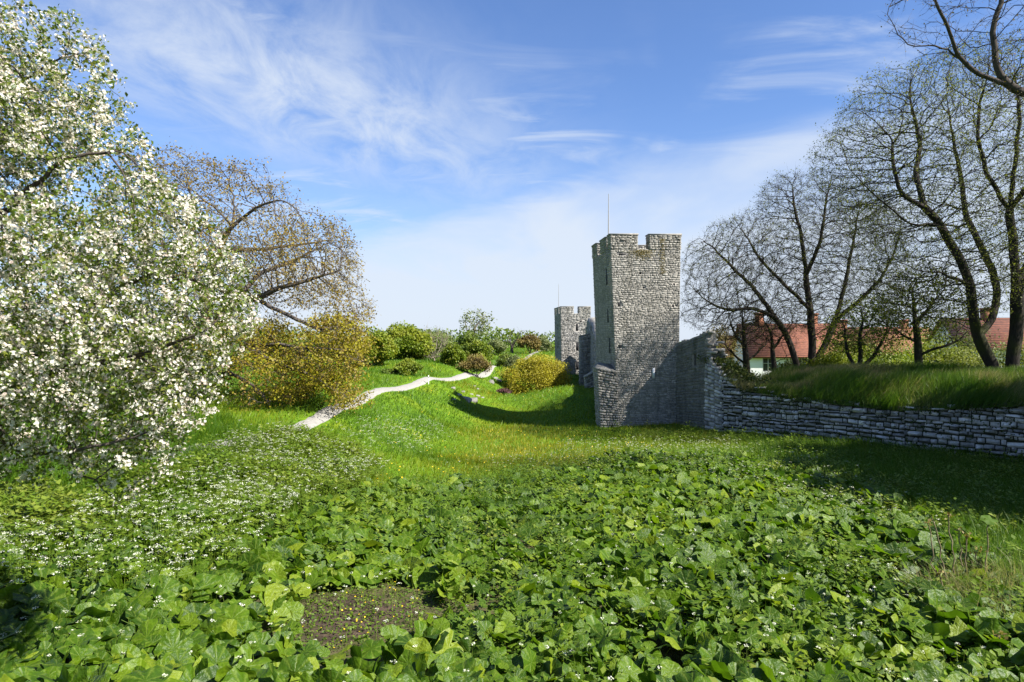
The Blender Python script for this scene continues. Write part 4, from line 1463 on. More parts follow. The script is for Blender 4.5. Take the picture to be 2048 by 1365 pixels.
# big trees on the bank at the right -----------------------------------------------------------------
BD = 53.0
BPOLY = [(1365, 640), (1370, 560), (1375, 500), (1430, 455), (1480, 425), (1520, 430), (1520, 380), (1570, 345), (1650, 350), (1700, 365), (1760, 390), (1800, 450), (1810, 560), (1790, 640), (1740, 690), (1680, 700), (1600, 660), (1540, 690), (1440, 680)]
bz = lambda u, d: np.array((W(u, 0, d)[0], d, g1(W(u, 0, d)[0], d) - 0.15))
bg_ = [[bz(1618, 53), W(1622, 735, 53.0), W(1626, 690, 53.0)],
       [bz(1602, 53), W(1596, 740, 53.0), W(1578, 679, 53.0), W(1547, 632, 52.5), W(1502, 616, 52.0), W(1450, 622, 51.5), W(1410, 600, 51.5)],
       [W(1547, 632, 52.5), W(1510, 580, 53.5), W(1470, 540, 54.0), W(1430, 500, 54.0), W(1405, 480, 54.0)],
       [W(1626, 690, 53.0), W(1620, 620, 53.0), W(1612, 550, 53.0), W(1604, 480, 53.0), W(1590, 420, 53.0), W(1585, 370, 53.0)],
       [W(1620, 620, 53.0), W(1560, 560, 52.0), W(1520, 520, 51.5), W(1490, 470, 51.0)],
       [W(1622, 735, 53.0), W(1650, 690, 53.5), W(1672, 640, 54.0), W(1690, 570, 54.5), W(1705, 490, 54.5), W(1720, 410, 54.5)],
       [W(1672, 640, 54.0), W(1720, 600, 53.0), W(1760, 560, 52.0), W(1790, 500, 52.0)],
       [W(1612, 550, 53.0), W(1640, 490, 52.0), W(1650, 420, 52.0), W(1660, 370, 52.0)]]
grow('bare_tree', 'broad old tree with leaning double trunk and mostly bare twigs, nearest the tower', 'tree', bg_, in_crown(BPOLY, BD, 5.0, 12500), 0.3, 2.6, 0.36, 0.01, 0.44, M['bark'], 'old trees on the bank', 0.02, (0.65, 0.0075, 4), [(M['bud_leaf'], 0.2, 0.1, 0.1, False, 'buds')], 0.35, 150, 16000)

TD = 40.0
TPOLY = [(1640, 290), (1680, 250), (1720, 170), (1750, 150), (1800, 150), (1850, 125), (1900, 100), (2000, 95), (2120, 120), (2250, 200), (2350, 350), (2330, 600), (2200, 680), (2040, 560), (1960, 640), (1880, 660), (1800, 640), (1760, 560), (1730, 470), (1680, 400), (1640, 330)]
tg_ = [[bz(1995, 40), W(1988, 730, 40), W(1975, 712, 40)],
       [W(1975, 712, 40), W(1955, 672, 39.8), W(1946, 625, 39.5), W(1940, 570, 39.2), W(1915, 510, 39), W(1880, 450, 38.5), W(1850, 415, 38), W(1800, 390, 38), W(1785, 330, 38), W(1785, 280, 38)],
       [W(1955, 672, 39.8), W(1985, 640, 40), W(1996, 590, 40.2), W(1985, 540, 40.5), W(1960, 490, 41), W(1930, 430, 42), W(1920, 340, 42), W(1900, 250, 42)],
       [bz(2020, 40), W(2025, 720, 40), W(2034, 650, 40), W(2032, 570, 40), W(2025, 480, 40), W(2018, 420, 40), W(2030, 330, 40), W(2040, 240, 40), W(2030, 150, 40)],
       [W(2018, 420, 40), W(1975, 350, 39), W(1955, 280, 38.5), W(1960, 200, 38.5)],
       [W(2032, 570, 40), W(2090, 480, 40), W(2150, 380, 40), W(2180, 260, 40)],
       [W(1940, 570, 39.2), W(1880, 545, 37.5), W(1820, 540, 36.5), W(1770, 500, 36)],
       [W(1880, 450, 38.5), W(1820, 450, 37), W(1760, 400, 36.5), W(1700, 340, 36.5)],
       [W(1850, 415, 38), W(1830, 350, 39), W(1840, 280, 40), W(1820, 200, 40)],
       [W(2018, 420, 40), W(2080, 340, 38), W(2100, 220, 38)]]
grow('budding_tree', 'largest tree on the right with three thick mossy stems and sprouting green buds', 'tree', tg_, in_crown(TPOLY, TD, 7.5, 14500), 0.29, 2.6, 0.36, 0.0085, 0.5, M['bark'], 'old trees on the bank', 0.02, (0.55, 0.0055, 3), [(M['bud_leaf'], 0.8, 0.095, 0.12, False, 'buds')], 0.35, 150, 17000)

# nearer bare tree whose branch reaches in at the top right corner
ND = 24.0
NPOLY = [(1765, -40), (1780, 60), (1830, 110), (1900, 120), (1960, 170), (2060, 230), (2200, 230), (2400, 100), (2400, -300), (2000, -300), (1850, -150)]
nb = np.array((27.6, 25.0, g1(27.6, 25.0)))
ng_ = [[nb, nb + (-0.2, 0, 4), nb + (-0.8, -0.3, 7.5)],
       [nb + (-0.8, -0.3, 7.5), W(2300, 250, 24.5), W(2150, 210, 24), W(2048, 188, 24), W(2005, 165, 24), W(1950, 150, 24), W(1915, 110, 23.8), W(1880, 92, 23.6), W(1830, 95, 23.5), W(1797, 80, 23.5), W(1775, 30, 23.5)],
       [W(2005, 165, 24), W(1990, 120, 24), W(1985, 60, 24), W(2005, 0, 24), W(1990, -80, 24)],
       [W(1915, 110, 23.8), W(1900, 60, 23.5), W(1870, 10, 23.2), W(1860, -60, 23)],
       [W(2150, 210, 24), W(2100, 110, 24.5), W(2060, 20, 25), W(2040, -80, 25)],
       [W(2300, 250, 24.5), W(2260, 100, 25), W(2200, -60, 25), W(2180, -200, 25)]]
grow('overhanging_tree', 'bare dark branches of a nearer tree reaching in at the top right corner', 'tree', ng_, in_crown(NPOLY, ND, 2.4, 1700), 0.26, 2.2, 0.4, 0.008, 0.27, M['bark_plain'], None, 0.05, (0.5, 0.006, 2), [(M['brown_leaf'], 0.3, 0.07, 0.05, False, 'buds')], 0.4, 100, 6000)


def small_tree(label, u, d, lines, poly, half, natt, D, rb, leaf, bark='bark', name='young_tree', grp='small trees on the bank', twig=(0.5, 0.005, 2), rt=0.009):
    b = bz(u, d)
    gl = [[b] + [W(*q, d) for q in lines[0]]] + [[W(*q[:2], d + (q[2] if len(q) > 2 else 0)) for q in l] for l in lines[1:]]
    return grow(name, label, 'tree', gl, in_crown(poly, d, half, natt * 3), D, D * 8, D * 1.2, rt, rb, M[bark], grp, 0.03, twig, leaf, 0.35)


small_tree('small tree with short stout trunk in front of the grey house corner', 1491, 56, [[(1492, 735), (1492, 715)], [(1492, 715), (1488, 690), (1487, 660), (1485, 640)], [(1492, 730), (1470, 712), (1450, 690, -1)], [(1492, 725), (1515, 705), (1532, 690, 1), (1540, 670, 1)], [(1488, 690), (1470, 670, 1), (1460, 640, 1)]],
           [(1420, 690), (1430, 640), (1470, 605), (1520, 600), (1550, 640), (1545, 690), (1500, 700), (1450, 710)], 2.5, 700, 0.3, 0.3, [(M['brown_leaf'], 0.5, 0.1, 0.1, False, 'buds')])
small_tree('thin dark forked tree before the white house front', 1547, 53, [[(1548, 740), (1547, 722)], [(1547, 722), (1545, 690), (1540, 660), (1525, 640)], [(1547, 728), (1565, 718, -.6), (1582, 708, -1)], [(1546, 700), (1560, 680), (1580, 650, 1)]],
           [(1500, 690), (1510, 640), (1545, 610), (1590, 620), (1595, 690), (1560, 710)], 1.8, 350, 0.3, 0.2, [(M['brown_leaf'], 0.3, 0.09, 0.1, False, 'buds')])
small_tree('small green-budded tree forking low behind the middle of the bank', 1715, 48, [[(1715, 755), (1716, 742)], [(1716, 742), (1705, 725), (1692, 700), (1690, 660)], [(1716, 742), (1735, 725), (1752, 705), (1775, 660)], [(1716, 742), (1722, 710), (1718, 680), (1725, 640)]],
           [(1650, 700), (1660, 640), (1700, 605), (1770, 600), (1800, 640), (1800, 690), (1760, 720), (1700, 715)], 2.6, 800, 0.28, 0.26, [(M['lime_leaf'], 0.8, 0.11, 0.1, True, 'leaves')])
small_tree('slim upright tree with dark trunk right of the bank centre', 1839, 46, [[(1841, 745), (1836, 715), (1838, 690), (1830, 650), (1828, 610), (1822, 570)], [(1838, 715), (1860, 700, -.6), (1895, 690, -1), (1920, 680, -1)], [(1836, 690), (1815, 675), (1800, 665)], [(1830, 650), (1850, 625), (1870, 600)]],
           [(1750, 670), (1760, 600), (1800, 545), (1850, 530), (1900, 560), (1940, 640), (1930, 700), (1880, 690), (1840, 670), (1790, 690)], 2.8, 1100, 0.28, 0.27, [(M['bud_leaf'], 0.7, 0.12, 0.1, True, 'leaves')])


# rounded leafy trees and shrubs: lumpy clouds of leaves carried by stems ---------------------------------
def shrub(name, label, cat, x, y, w, h, mat, nl, ls, group=None, lobes=9, zb=None, bark='bark_plain', depth=None, hollow=0.55, up=0.0, stems=5, flat=0.85, trunk_h=0.0):
    z0 = g1(x, y) if zb is None else zb
    t = thing(name, label, cat, (x, y, z0), group)
    dpt = w if depth is None else depth
    cs = []
    lobes = int(lobes * 2.2)
    hc = h - trunk_h
    for i in range(lobes):
        a = rng.uniform(0, 2 * math.pi)
        rr = math.sqrt(rng.random()) * 0.72
        rz = hc * rng.uniform(0.13, 0.25)
        dome = hc * (0.98 * math.sqrt(max(0.05, 1 - (rr / 0.98) ** 2)) * rng.uniform(0.82, 1.02))
        zz = max(dome - rz, rz * 0.7) if rng.random() < 0.6 else rng.uniform(rz * 0.7, max(dome - rz, rz))
        cs.append((x + math.cos(a) * rr * w / 2, y + math.sin(a) * rr * dpt / 2, z0 + trunk_h + zz, w * rng.uniform(0.1, 0.22), rz))
    cs.append((x, y, z0 + trunk_h + hc * 0.8, w * 0.22, hc * 0.22))
    cs = np.array(cs)
    nl = int(nl * 1.45)
    k = rng.integers(0, len(cs), nl)
    d = norm(rng.normal(size=(nl, 3)))
    rad = hollow + (1 - hollow) * rng.random(nl) ** 0.6
    rad *= 0.55 + 0.9 * fbm(d[:, 0] * 2 + k * 3.1, d[:, 2] * 2 + d[:, 1], 0.7, 31)
    c = cs[k]
    pos = np.stack((c[:, 0] + d[:, 0] * c[:, 3] * rad, c[:, 1] + d[:, 1] * c[:, 3] * rad * dpt / w, c[:, 2] + d[:, 2] * c[:, 4] * rad), 1)
    pos[:, 2] = np.maximum(pos[:, 2], z0 + 0.05)
    B = bases(nl, (0.3, -0.3, 0.7), 0.75)
    V, T, Q, A = scatter(LEAF_V * (1.25, 1, 1), LEAF_T, pos, B, ls * (0.6 + 0.8 * rng.random(nl)), np.clip(0.5 + (fbm(pos[:, 0], pos[:, 2] + pos[:, 1], w * 0.25, 17) - 0.5) * 1.6 + rng.normal(size=nl) * 0.18, 0, 1))
    tag(MB().add(V, T, None, A).build('crown', mat, t), kind='stuff')
    mb = MB()
    for i in range(stems):
        e = cs[i % len(cs)]
        b0 = np.array((x + rng.normal() * w * 0.03, y + rng.normal() * w * 0.03, z0 - 0.1))
        m_ = (b0 + e[:3]) / 2 + rng.normal(size=3) * w * 0.03
        m_[:2] = b0[:2] * 0.65 + e[:2] * 0.35
        Vt, Qt = tube(resample([b0, m_, e[:3]], h / 7), np.linspace(max(h * 0.018, 0.02), 0.008, len(resample([b0, m_, e[:3]], h / 7))), 5)
        mb.add(Vt, Q=Qt)
    mb.build('trunk', M[bark], t, True)
    return t


def at_px(u, vb, d):
    p = W(u, vb, d)
    return p[0], p[1]


def px_shrub(name, label, cat, u, vtop, wpx, d, mat, nl, ls, group=None, **kw):
    x, y = at_px(u, 700, d)
    z0 = g1(x, y)
    h = (682.5 - vtop) / FPX * d - z0
    return shrub(name, label, cat, x, y, wpx / FPX * d, h, mat, nl, ls, group, **kw)


GB = 'trees beyond the gravel path'
px_shrub('broad_tree', 'broad round yellow-green tree just right of the oak in the distance', 'tree', 805, 646, 125, 80, M['lime_leaf'], 7500, 0.26, GB, lobes=16)
px_shrub('leafy_tree', 'fresh green tree at the edge of the bronze oak foliage', 'tree', 757, 662, 80, 72, M['lime_leaf'], 4600, 0.24, GB, lobes=11)
px_shrub('dark_gap_tree', 'darker green tree between the round yellow-green tree and the bare grey bush', 'tree', 838, 664, 66, 84, M['green_leaf'], 3600, 0.26, GB)
px_shrub('pale_bush', 'pale green bush beside the white post on the path', 'bush', 818, 718, 62, 62, M['lime_leaf'], 4200, 0.13, GB, hollow=0.4)
px_shrub('low_bush', 'low greyish bush left of the pale bush by the path', 'bush', 780, 738, 38, 62, M['green_leaf'], 1300, 0.13, GB)
px_shrub('bright_shrub', 'bright yellow-green shrub right of the bare grey bush', 'bush', 906, 686, 56, 78, M['lime_leaf'], 3400, 0.2, GB)
px_shrub('rounded_tree', 'mid-green tree under the tall airy tree', 'tree', 932, 664, 80, 88, M['green_leaf'], 4600, 0.25, GB)
px_shrub('glowing_shrub', 'vivid lime shrub above the brown bush', 'bush', 958, 682, 70, 84, M['lime_leaf'], 3800, 0.21, GB)
px_shrub('brown_bush', 'low russet-brown bush beside the path bend', 'bush', 952, 708, 72, 76, M['brown_leaf'], 3600, 0.15, GB, hollow=0.4)
px_shrub('brown_tree', 'small olive-brown tree on the horizon left of the distant tower', 'tree', 1060, 668, 56, 150, M['brown_leaf'], 2800, 0.33, GB, trunk_h=0.7, hollow=0.2)
px_shrub('horizon_tree', 'small pale green tree nearest the distant tower on the horizon', 'tree', 1084, 672, 46, 165, M['pale_leaf'], 2000, 0.35, GB)
px_shrub('grey_tree', 'soft grey-green tree behind the lime shrub on the horizon', 'tree', 990, 678, 52, 140, M['pale_leaf'], 2000, 0.34, GB)
px_shrub('dark_shrub', 'dark green shrub at the end of the visible path', 'bush', 1012, 702, 50, 92, M['green_leaf'], 2300, 0.18, GB)
px_shrub('hawthorn', 'whitish flowering shrub above the yellow willow', 'bush', 1030, 710, 46, 90, M['pale_leaf'], 2300, 0.16, GB)
px_shrub('hedge_tree', 'dark low tree at the foot of the sky behind the oak', 'tree', 690, 668, 90, 100, M['green_leaf'], 3200, 0.32, GB)
px_shrub('far_bush', 'tiny dark bush against the sky by the distant tower wall', 'bush', 1100, 688, 26, 170, M['green_leaf'], 800, 0.3, GB)
for i, (u, vt, w_, d, m_) in enumerate([(640, 672, 130, 120, 'green_leaf'), (560, 676, 130, 125, 'lime_leaf'), (862, 660, 130, 115, 'green_leaf'), (430, 660, 150, 110, 'green_leaf'), (300, 655, 150, 105, 'lime_leaf'), (150, 660, 160, 100, 'green_leaf'), (20, 655, 160, 95, 'green_leaf')]):
    px_shrub('backdrop_tree', ['wide green tree behind the oak low branches', 'yellow-green tree behind the oak trunk', 'green tree top behind the bare grey bush', 'green tree hidden behind the right blossom sprays', 'yellow-green tree behind the middle of the blossom', 'green tree glimpsed through the shaded blossom', 'green tree glimpsed at the left edge through blossom'][i], 'tree', u, vt, w_, d, M[m_], 2600, 0.4, GB)


def far_wood():
    # continuous wood along the skyline, too far to tell trunks apart
    x = rng.uniform(-260, 40, 70)
    y = 230 + rng.uniform(-25, 60, 70)
    z = gz(x, y)
    n = 26000
    k = rng.integers(0, 70, n)
    rr = rng.uniform(4, 7, 70)
    d = norm(rng.normal(size=(n, 3)))
    P = np.stack((x[k], y[k], z[k] + 2.2), 1) + d * np.stack((rr[k] * 1.3, rr[k], rr[k] * 0.75), 1) * (0.7 + 0.35 * rng.random(n))[:, None]
    V, T, Q, A = scatter(LEAF_V * (1.3, 1, 1), LEAF_T, P, bases(n, (0.2, -0.3, 0.7), 0.8), 0.6 + 0.6 * rng.random(n))
    tag(MB().add(V, T, None, A).build('distant_wood', M['green_leaf']), 'distant wood along the skyline beyond the field', 'wood', kind='stuff')


far_wood()
# bare grey dome-shaped bush and airy tall tree
d = 82
b = np.array((W(868, 0, d)[0], d, g1(W(868, 0, d)[0], d)))
gl = [[b, b + (0, 0, 0.5)]]
for k in range(11):
    a = (k - 5) / 5 * 1.0
    e = W(868 + a * 36, 672 + abs(a) * 22, d)
    gl.append([b + (0, 0, 0.3), b * 0.6 + e * 0.4 + (a * 0.3, rng.normal() * 0.6, 0), e + (0, rng.normal() * 1.2, 0)])
grow('bare_bush', 'dome-shaped grey bush of bare upright twigs beyond the path', 'bush', gl, in_crown([(828, 715), (832, 680), (850, 662), (875, 656), (900, 668), (910, 700), (900, 722), (868, 735), (840, 728)], d, 2.3, 900), 0.35, 3, 0.5, 0.013, 0.12, M['bark_pale'], GB, 0.1, (0.9, 0.011, 2), [(M['pale_leaf'], 0.6, 0.13, 0.12, False, 'buds')], 0.2)
d = 95
b = np.array((W(945, 0, d)[0], d, g1(W(945, 0, d)[0], d)))
grow('airy_tree', 'tall airy tree with thin pale foliage standing above the other distant trees', 'tree', [[b, W(946, 700, d), W(945, 680, d), W(950, 655, d)], [W(946, 700, d), W(935, 665, d + 1), W(930, 640, d + 1)], [W(950, 655, d), W(962, 640, d), W(970, 632, d)]],
     in_crown([(922, 660), (925, 630), (945, 625), (968, 628), (982, 632), (975, 660), (965, 672), (940, 675)], d, 2.0, 350), 0.45, 4, 0.7, 0.02, 0.25, M['bark_pale'], GB, 0.05, (0.7, 0.012, 2), [(M['pale_leaf'], 2.2, 0.22, 0.25, True, 'leaves')], 0.35)
d = 150
b = np.array((W(1024, 0, d)[0], d, g1(W(1024, 0, d)[0], d)))
grow('bare_crown_tree', 'small bare purple-grey tree on the horizon by the white cloud', 'tree', [[b, W(1024, 695, d), W(1020, 680, d)], [W(1024, 695, d), W(1036, 675, d)]],
     in_crown([(1006, 690), (1012, 668), (1030, 660), (1050, 668), (1052, 690), (1030, 698)], d, 2.4, 400), 0.6, 5, 0.9, 0.03, 0.3, M['bark_plain'], GB, 0.05, (1.0, 0.016, 2), None, 0.3)

# yellow willow in the moat
wx, wy = at_px(1072, 700, 81)
wt = shrub('willow_bush', 'big golden-yellow willow bush growing in the moat before the distant tower', 'bush', wx, wy, 9.6, 5.6, M['willow_leaf'], 21000, 0.13, None, lobes=16, depth=6.0, hollow=0.35, stems=12)
rx, ry = at_px(1008, 700, 76)
shrub('red_bush', 'low dark reddish bush at the foot of the yellow willow', 'bush', rx, ry, 2.2, 0.75, M['red_leaf'], 900, 0.12)
# town side bushes behind the bank
BG = 'bushes behind the bank'
for i, (u, vt, w_, d, m_, n_, lab) in enumerate([
        (1795, 716, 110, 53, 'lime_leaf', 4200, 'yellow-green bush behind the bank between the two slim trees'),
        (1895, 690, 150, 55, 'bud_leaf', 5200, 'wide yellowish bush left of the thick three-stemmed tree'),
        (1960, 668, 90, 58, 'pale_leaf', 2600, 'pale blossoming bush behind the thick three-stemmed tree'),
        (1670, 712, 80, 52, 'lime_leaf', 2600, 'leafy lime bush behind the double-trunked tree'),
        (2040, 680, 90, 52, 'bud_leaf', 2400, 'olive bush at the right edge behind the stems'),
        (1740, 690, 110, 64, 'bud_leaf', 2800, 'olive-yellow bush in front of the long house'),
        (1590, 735, 70, 55, 'bud_leaf', 1500, 'low brushy bush at the foot of the leaning trunk'),
        (1440, 660, 70, 66, 'brown_leaf', 2000, 'brownish twiggy bush just behind the broken wall end'),
        (1700, 676, 120, 58, 'lime_leaf', 3200, 'loose yellow-green bush between the double trunk and the small forked tree'),
        (1860, 668, 110, 57, 'lime_leaf', 3200, 'fresh green bush just behind the slim upright tree'),
        (1850, 650, 120, 78, 'lime_leaf', 2600, 'bright bush in front of the long roof at the right')]):
    px_shrub('bank_bush', lab, 'bush', u, vt - 22, w_ * 1.5, d, M[m_], int(n_ * 1.3), 0.14, BG, hollow=0.15, lobes=16)
# evergreen just out of view on the right; it shades the corner of the meadow
for (x, y, w_, h, lab) in ((28.5, 16.5, 9.5, 15.5, 'dense dark evergreen outside the right edge, nearest the viewer'), (29.0, 22.5, 9.5, 16.5, 'dense dark evergreen outside the right edge, middle of three'), (33.0, 26.5, 9.5, 17.0, 'dense dark evergreen outside the right edge, farthest of three')):
    shrub('yew_tree', lab, 'tree', x, y, w_, h, M['dark_leaf'], 9000, 0.42, 'evergreens beyond the right edge', lobes=22, hollow=0.1)


# ------------------------------------------------------------------ meadow plants
def px_points(poly, n, dmin=4, dmax=70, dens_pow=1.0, lift=0.0):
    """ground points inside a stretch of meadow whose outline is known from the photograph; density falls off with distance"""
    out, got = [], 0
    for _ in range(60):
        y = dmin * (dmax / dmin) ** rng.random(n * 2) if dens_pow >= 1 else rng.uniform(dmin, dmax, n * 2)
        x = rng.uniform(-0.9, 1.0, n * 2) * (y * 0.98 + 1.0)
        k = rng.random(n * 2) < ((y / dmax) ** (1.0 if dens_pow < 1 else 2 - dens_pow))
        x, y = x[k], y[k]
        z = gz(x, y)
        u, v = project(x, y, z + lift)
        u = u + (fbm(x, y, 1.7, 63) - 0.5) * 170 * np.clip(14 / y, 0.4, 1.2) + rng.normal(size=len(u)) * 14
        v = v + (fbm(x, y, 1.9, 67) - 0.5) * 80 * np.clip(14 / y, 0.4, 1.2) + rng.normal(size=len(u)) * 5
        k = in_poly(u, v, poly) & ~in_poly(x, y, INNER)
        out.append(np.stack((x[k], y[k], z[k]), 1))
        got += k.sum()
        if got >= n:
            break
    return np.concatenate(out)[:n]


def butterbur_leaf(rings, seg, seed):
    rs = np.random.default_rng(seed)
    ph = rs.uniform(0, 6.28, 4)
    V = [(0, 0, 0)]
    fold = rs.uniform(-0.15, 0.4)
    droop = rs.uniform(0.0, 0.4)
    for rr in rings:
        for i in range(seg):
            th = i * 2 * math.pi / seg
            da = abs((th - math.pi + math.pi) % (2 * math.pi) - math.pi)
            back = math.exp(-((th - math.pi) / 0.3) ** 2)
            R_ = (1 + 0.05 * math.sin(3 * th + ph[0]) + 0.05 * math.sin(7 * th + ph[1])) * (1 - 0.55 * back) * (1 + 0.22 * math.exp(-((da - 0) / 0.5) ** 2))
            lobe = 1 + 0.18 * math.exp(-((abs(th - math.pi) - 0.75) / 0.4) ** 2)
            x, y = rr * R_ * lobe * math.cos(th), rr * R_ * lobe * math.sin(th)
            z = fold * abs(y) - droop * rr * rr * (0.5 + 0.5 * math.cos(th)) + 0.11 * rr * rr * math.sin(5 * th + ph[2]) + 0.04 * rr * math.cos(9 * th) + 0.09 * rr * rr * math.sin(2 * th + ph[3])
            V.append((x, y, z))
    T = [(0, 1 + i, 1 + (i + 1) % seg) for i in range(seg)]
    for k in range(len(rings) - 1):
        a, b = 1 + k * seg, 1 + (k + 1) * seg
        for i in range(seg):
            j = (i + 1) % seg
            T += [(a + i, b + i, b + j), (a + i, b + j, a + j)]
    # stalk
    n0 = len(V)
    L = 1.9
    for (z, o) in ((-0.02, 0.0), (-L, -0.25)):
        for i in range(3):
            a = i * 2.094
            V.append((o + 0.03 * math.cos(a), 0.03 * math.sin(a), z))
    for i in range(3):
        j = (i + 1) % 3
        T += [(n0 + i, n0 + j, n0 + 3 + j), (n0 + i, n0 + 3 + j, n0 + 3 + i)]
    return np.array(V), np.array(T)




def butterbur():
    t = thing('butterbur_patch', 'wide patch of big round butterbur leaves carpeting the foreground', 'plants', (0, 14, g1(0, 14)))
    P = px_points(BUTTER, 15500, 6.5, 34, 0.9, 0.3)
    u, v = project(P[:, 0], P[:, 1], P[:, 2])
    hu, hv = project(P[:, 0], P[:, 1], P[:, 2] + 0.3)
    hole = in_poly(u, v, SOIL) | in_poly(hu, hv, SOIL)
    clump = fbm(P[:, 0], P[:, 1], 2.2, 41)
    left = np.clip((700 - u) / 500, 0, 1) * np.clip((1150 - v) / 120, 0, 1)        # thinner among the white umbels
    right = np.clip((u - 1250) / 500, 0, 1) * np.clip((1200 - v) / 200, 0, 1)
    keep = ~hole & (rng.random(len(P)) < np.clip(clump * 3.4 - 0.55, 0.3, 1) * (1 - 0.6 * left) * (1 - 0.35 * right))
    P = P[keep]
    n = len(P)
    size = (0.08 + 0.19 * rng.random(n) ** 1.4) * (0.75 + 0.55 * fbm(P[:, 0], P[:, 1], 3.0, 43))
    ht = 0.08 + 0.5 * fbm(P[:, 0], P[:, 1], 1.3, 45) * (0.3 + 0.8 * rng.random(n))
    P[:, 2] += ht
    up = norm(np.array((0.2, -0.25, 0.9)) + rng.normal(size=(n, 3)) * 0.5)
    B = bases(n, up, 0.02)
    a = np.clip(0.45 + (fbm(P[:, 0], P[:, 1], 3.5, 47) - 0.5) * 1.0 + rng.normal(size=n) * 0.3, 0, 1)
    order = np.argsort(np.hypot(P[:, 0], P[:, 1]) / size)
    uu, vv = project(P[:, 0], P[:, 1], P[:, 2])
    vis = (uu > -20) & (uu < 2068) & (vv < 1385)
    big = [i for i in order if vis[i]][:300]
    var = [butterbur_leaf((0.3, 0.62, 0.86, 1.0), 20, s) for s in range(10)]
    mesh_bank = {}
    for i in big:
        s = int(rng.integers(0, 10))
        q = int(a[i] * 5)
        if (s, q) not in mesh_bank:
            V, T = var[s]
            me = mesh_np('butterbur_leaf', V, T, None, {'rnd': np.clip(np.full(len(V), q / 5 + 0.05), 0, 1), 'lx': V[:, 0], 'ly': V[:, 1]}, True)
            mesh_bank[(s, q)] = me
        o = obj('leaf', mesh_bank[(s, q)], M['butterbur'], t)
        Mx = Matrix.Identity(4)
        for r_ in range(3):
            for c_ in range(3):
                Mx[r_][c_] = float(B[i, r_, c_] * size[i])
            Mx[r_][3] = float(P[i, r_])
        o.matrix_basis = Mx
    bs = set(big)
    rest = np.array([i for i in range(n) if i not in bs])
    VV, TT, AA, LX, LY, n0 = [], [], [], [], [], 0
    dist = np.hypot(P[rest, 0], P[rest, 1])
    which = rng.integers(0, 6, len(rest))
    for lod, (rings, seg, d0, d1) in enumerate((((0.42, 0.76, 1.0), 13, 0, 11.5), ((0.6, 1.0), 10, 11.5, 18), ((0.65, 1.0), 8, 18, 99))):
        for s in range(6):
            k = rest[(which == s) & (dist >= d0) & (dist < d1)]
            if len(k):
                V, T = butterbur_leaf(rings, seg, 60 + s)
                if lod == 2:
                    V = V[:-6]
                    T = T[(T < len(V)).all(1)]
                v_, t_, _, a_ = scatter(V, T, P[k], B[k], size[k], a[k])
                VV.append(v_)
                TT.append(t_ + n0)
                AA.append(a_)
                LX.append(np.tile(V[:, 0], len(k)))
                LY.append(np.tile(V[:, 1], len(k)))
                n0 += len(v_)
    cat_ = np.concatenate
    tag(obj('leaf_mass', mesh_np('leaf_mass', cat_(VV), cat_(TT), None, {'rnd': cat_(AA), 'lx': cat_(LX), 'ly': cat_(LY)}, True), M['butterbur'], t), kind='stuff')


butterbur()


def herb_template(seed, nleaf, h):
    rs = np.random.default_rng(seed)
    V, T = [], []
    for i in range(nleaf):
        z = h * (0.15 + 0.85 * rs.random())
        a = rs.uniform(0, 6.28)
        rr = 0.12 + 0.25 * rs.random()
        p = np.array((math.cos(a) * rr * 0.5, math.sin(a) * rr * 0.5, z))
        dr = np.array((math.cos(a), math.sin(a), rs.uniform(-0.2, 0.6)))
        sd = np.array((-math.sin(a), math.cos(a), rs.uniform(-0.3, 0.3)))
        l, w_ = rs.uniform(0.1, 0.2), rs.uniform(0.03, 0.06)
        n0 = len(V)
        V += [p, p + dr * l * 0.5 + sd * w_, p + dr * l, p + dr * l * 0.5 - sd * w_]
        T += [(n0, n0 + 1, n0 + 2), (n0, n0 + 2, n0 + 3)]
    n0 = len(V)
    V += [np.array((0.012, 0, 0)), np.array((-0.012, 0, 0)), np.array((0, 0, h))]
    T += [(n0, n0 + 1, n0 + 2)]
    return np.array(V), np.array(T)


def herbs(name, label, poly, n, scale, dmin, dmax, mat='herb', lift=0.2, thin=None, cat='plants', nleaf=12):
    P = px_points(poly, n, dmin, dmax, 0.9, lift)
    c = fbm(P[:, 0], P[:, 1], 2.6, 51)
    u, v = project(P[:, 0], P[:, 1], P[:, 2])
    hu, hv = project(P[:, 0], P[:, 1], P[:, 2] + 0.4)
    hole = in_poly(u, v, SOIL) | in_poly(hu, hv, SOIL)
    k = (rng.random(len(P)) < np.clip(c * 2.6 - 0.6, 0.08, 1) * np.clip((P[:, 1] - 5) / 10, 0.2, 1)) & ~hole
    P = P[k]
    mb = MB()
    w_ = rng.integers(0, 4, len(P))
    for s in range(4):
        V, T = herb_template(s, nleaf, 0.75)
        q = P[w_ == s]
        if len(q):
            a, b, _, d = scatter(V, T, q, bases(len(q), (0, 0, 1), 0.15), scale * (0.5 + 0.6 * rng.random(len(q))) * (0.55 + 0.9 * fbm(q[:, 0], q[:, 1], 1.3, 57)), np.clip(fbm(q[:, 0], q[:, 1], 3, 53) + rng.normal(size=len(q)) * 0.2, 0, 1))
            mb.add(a, b, None, d)
    o = mb.build(name, M[mat], None)
    return tag(o, label, cat, kind='stuff')


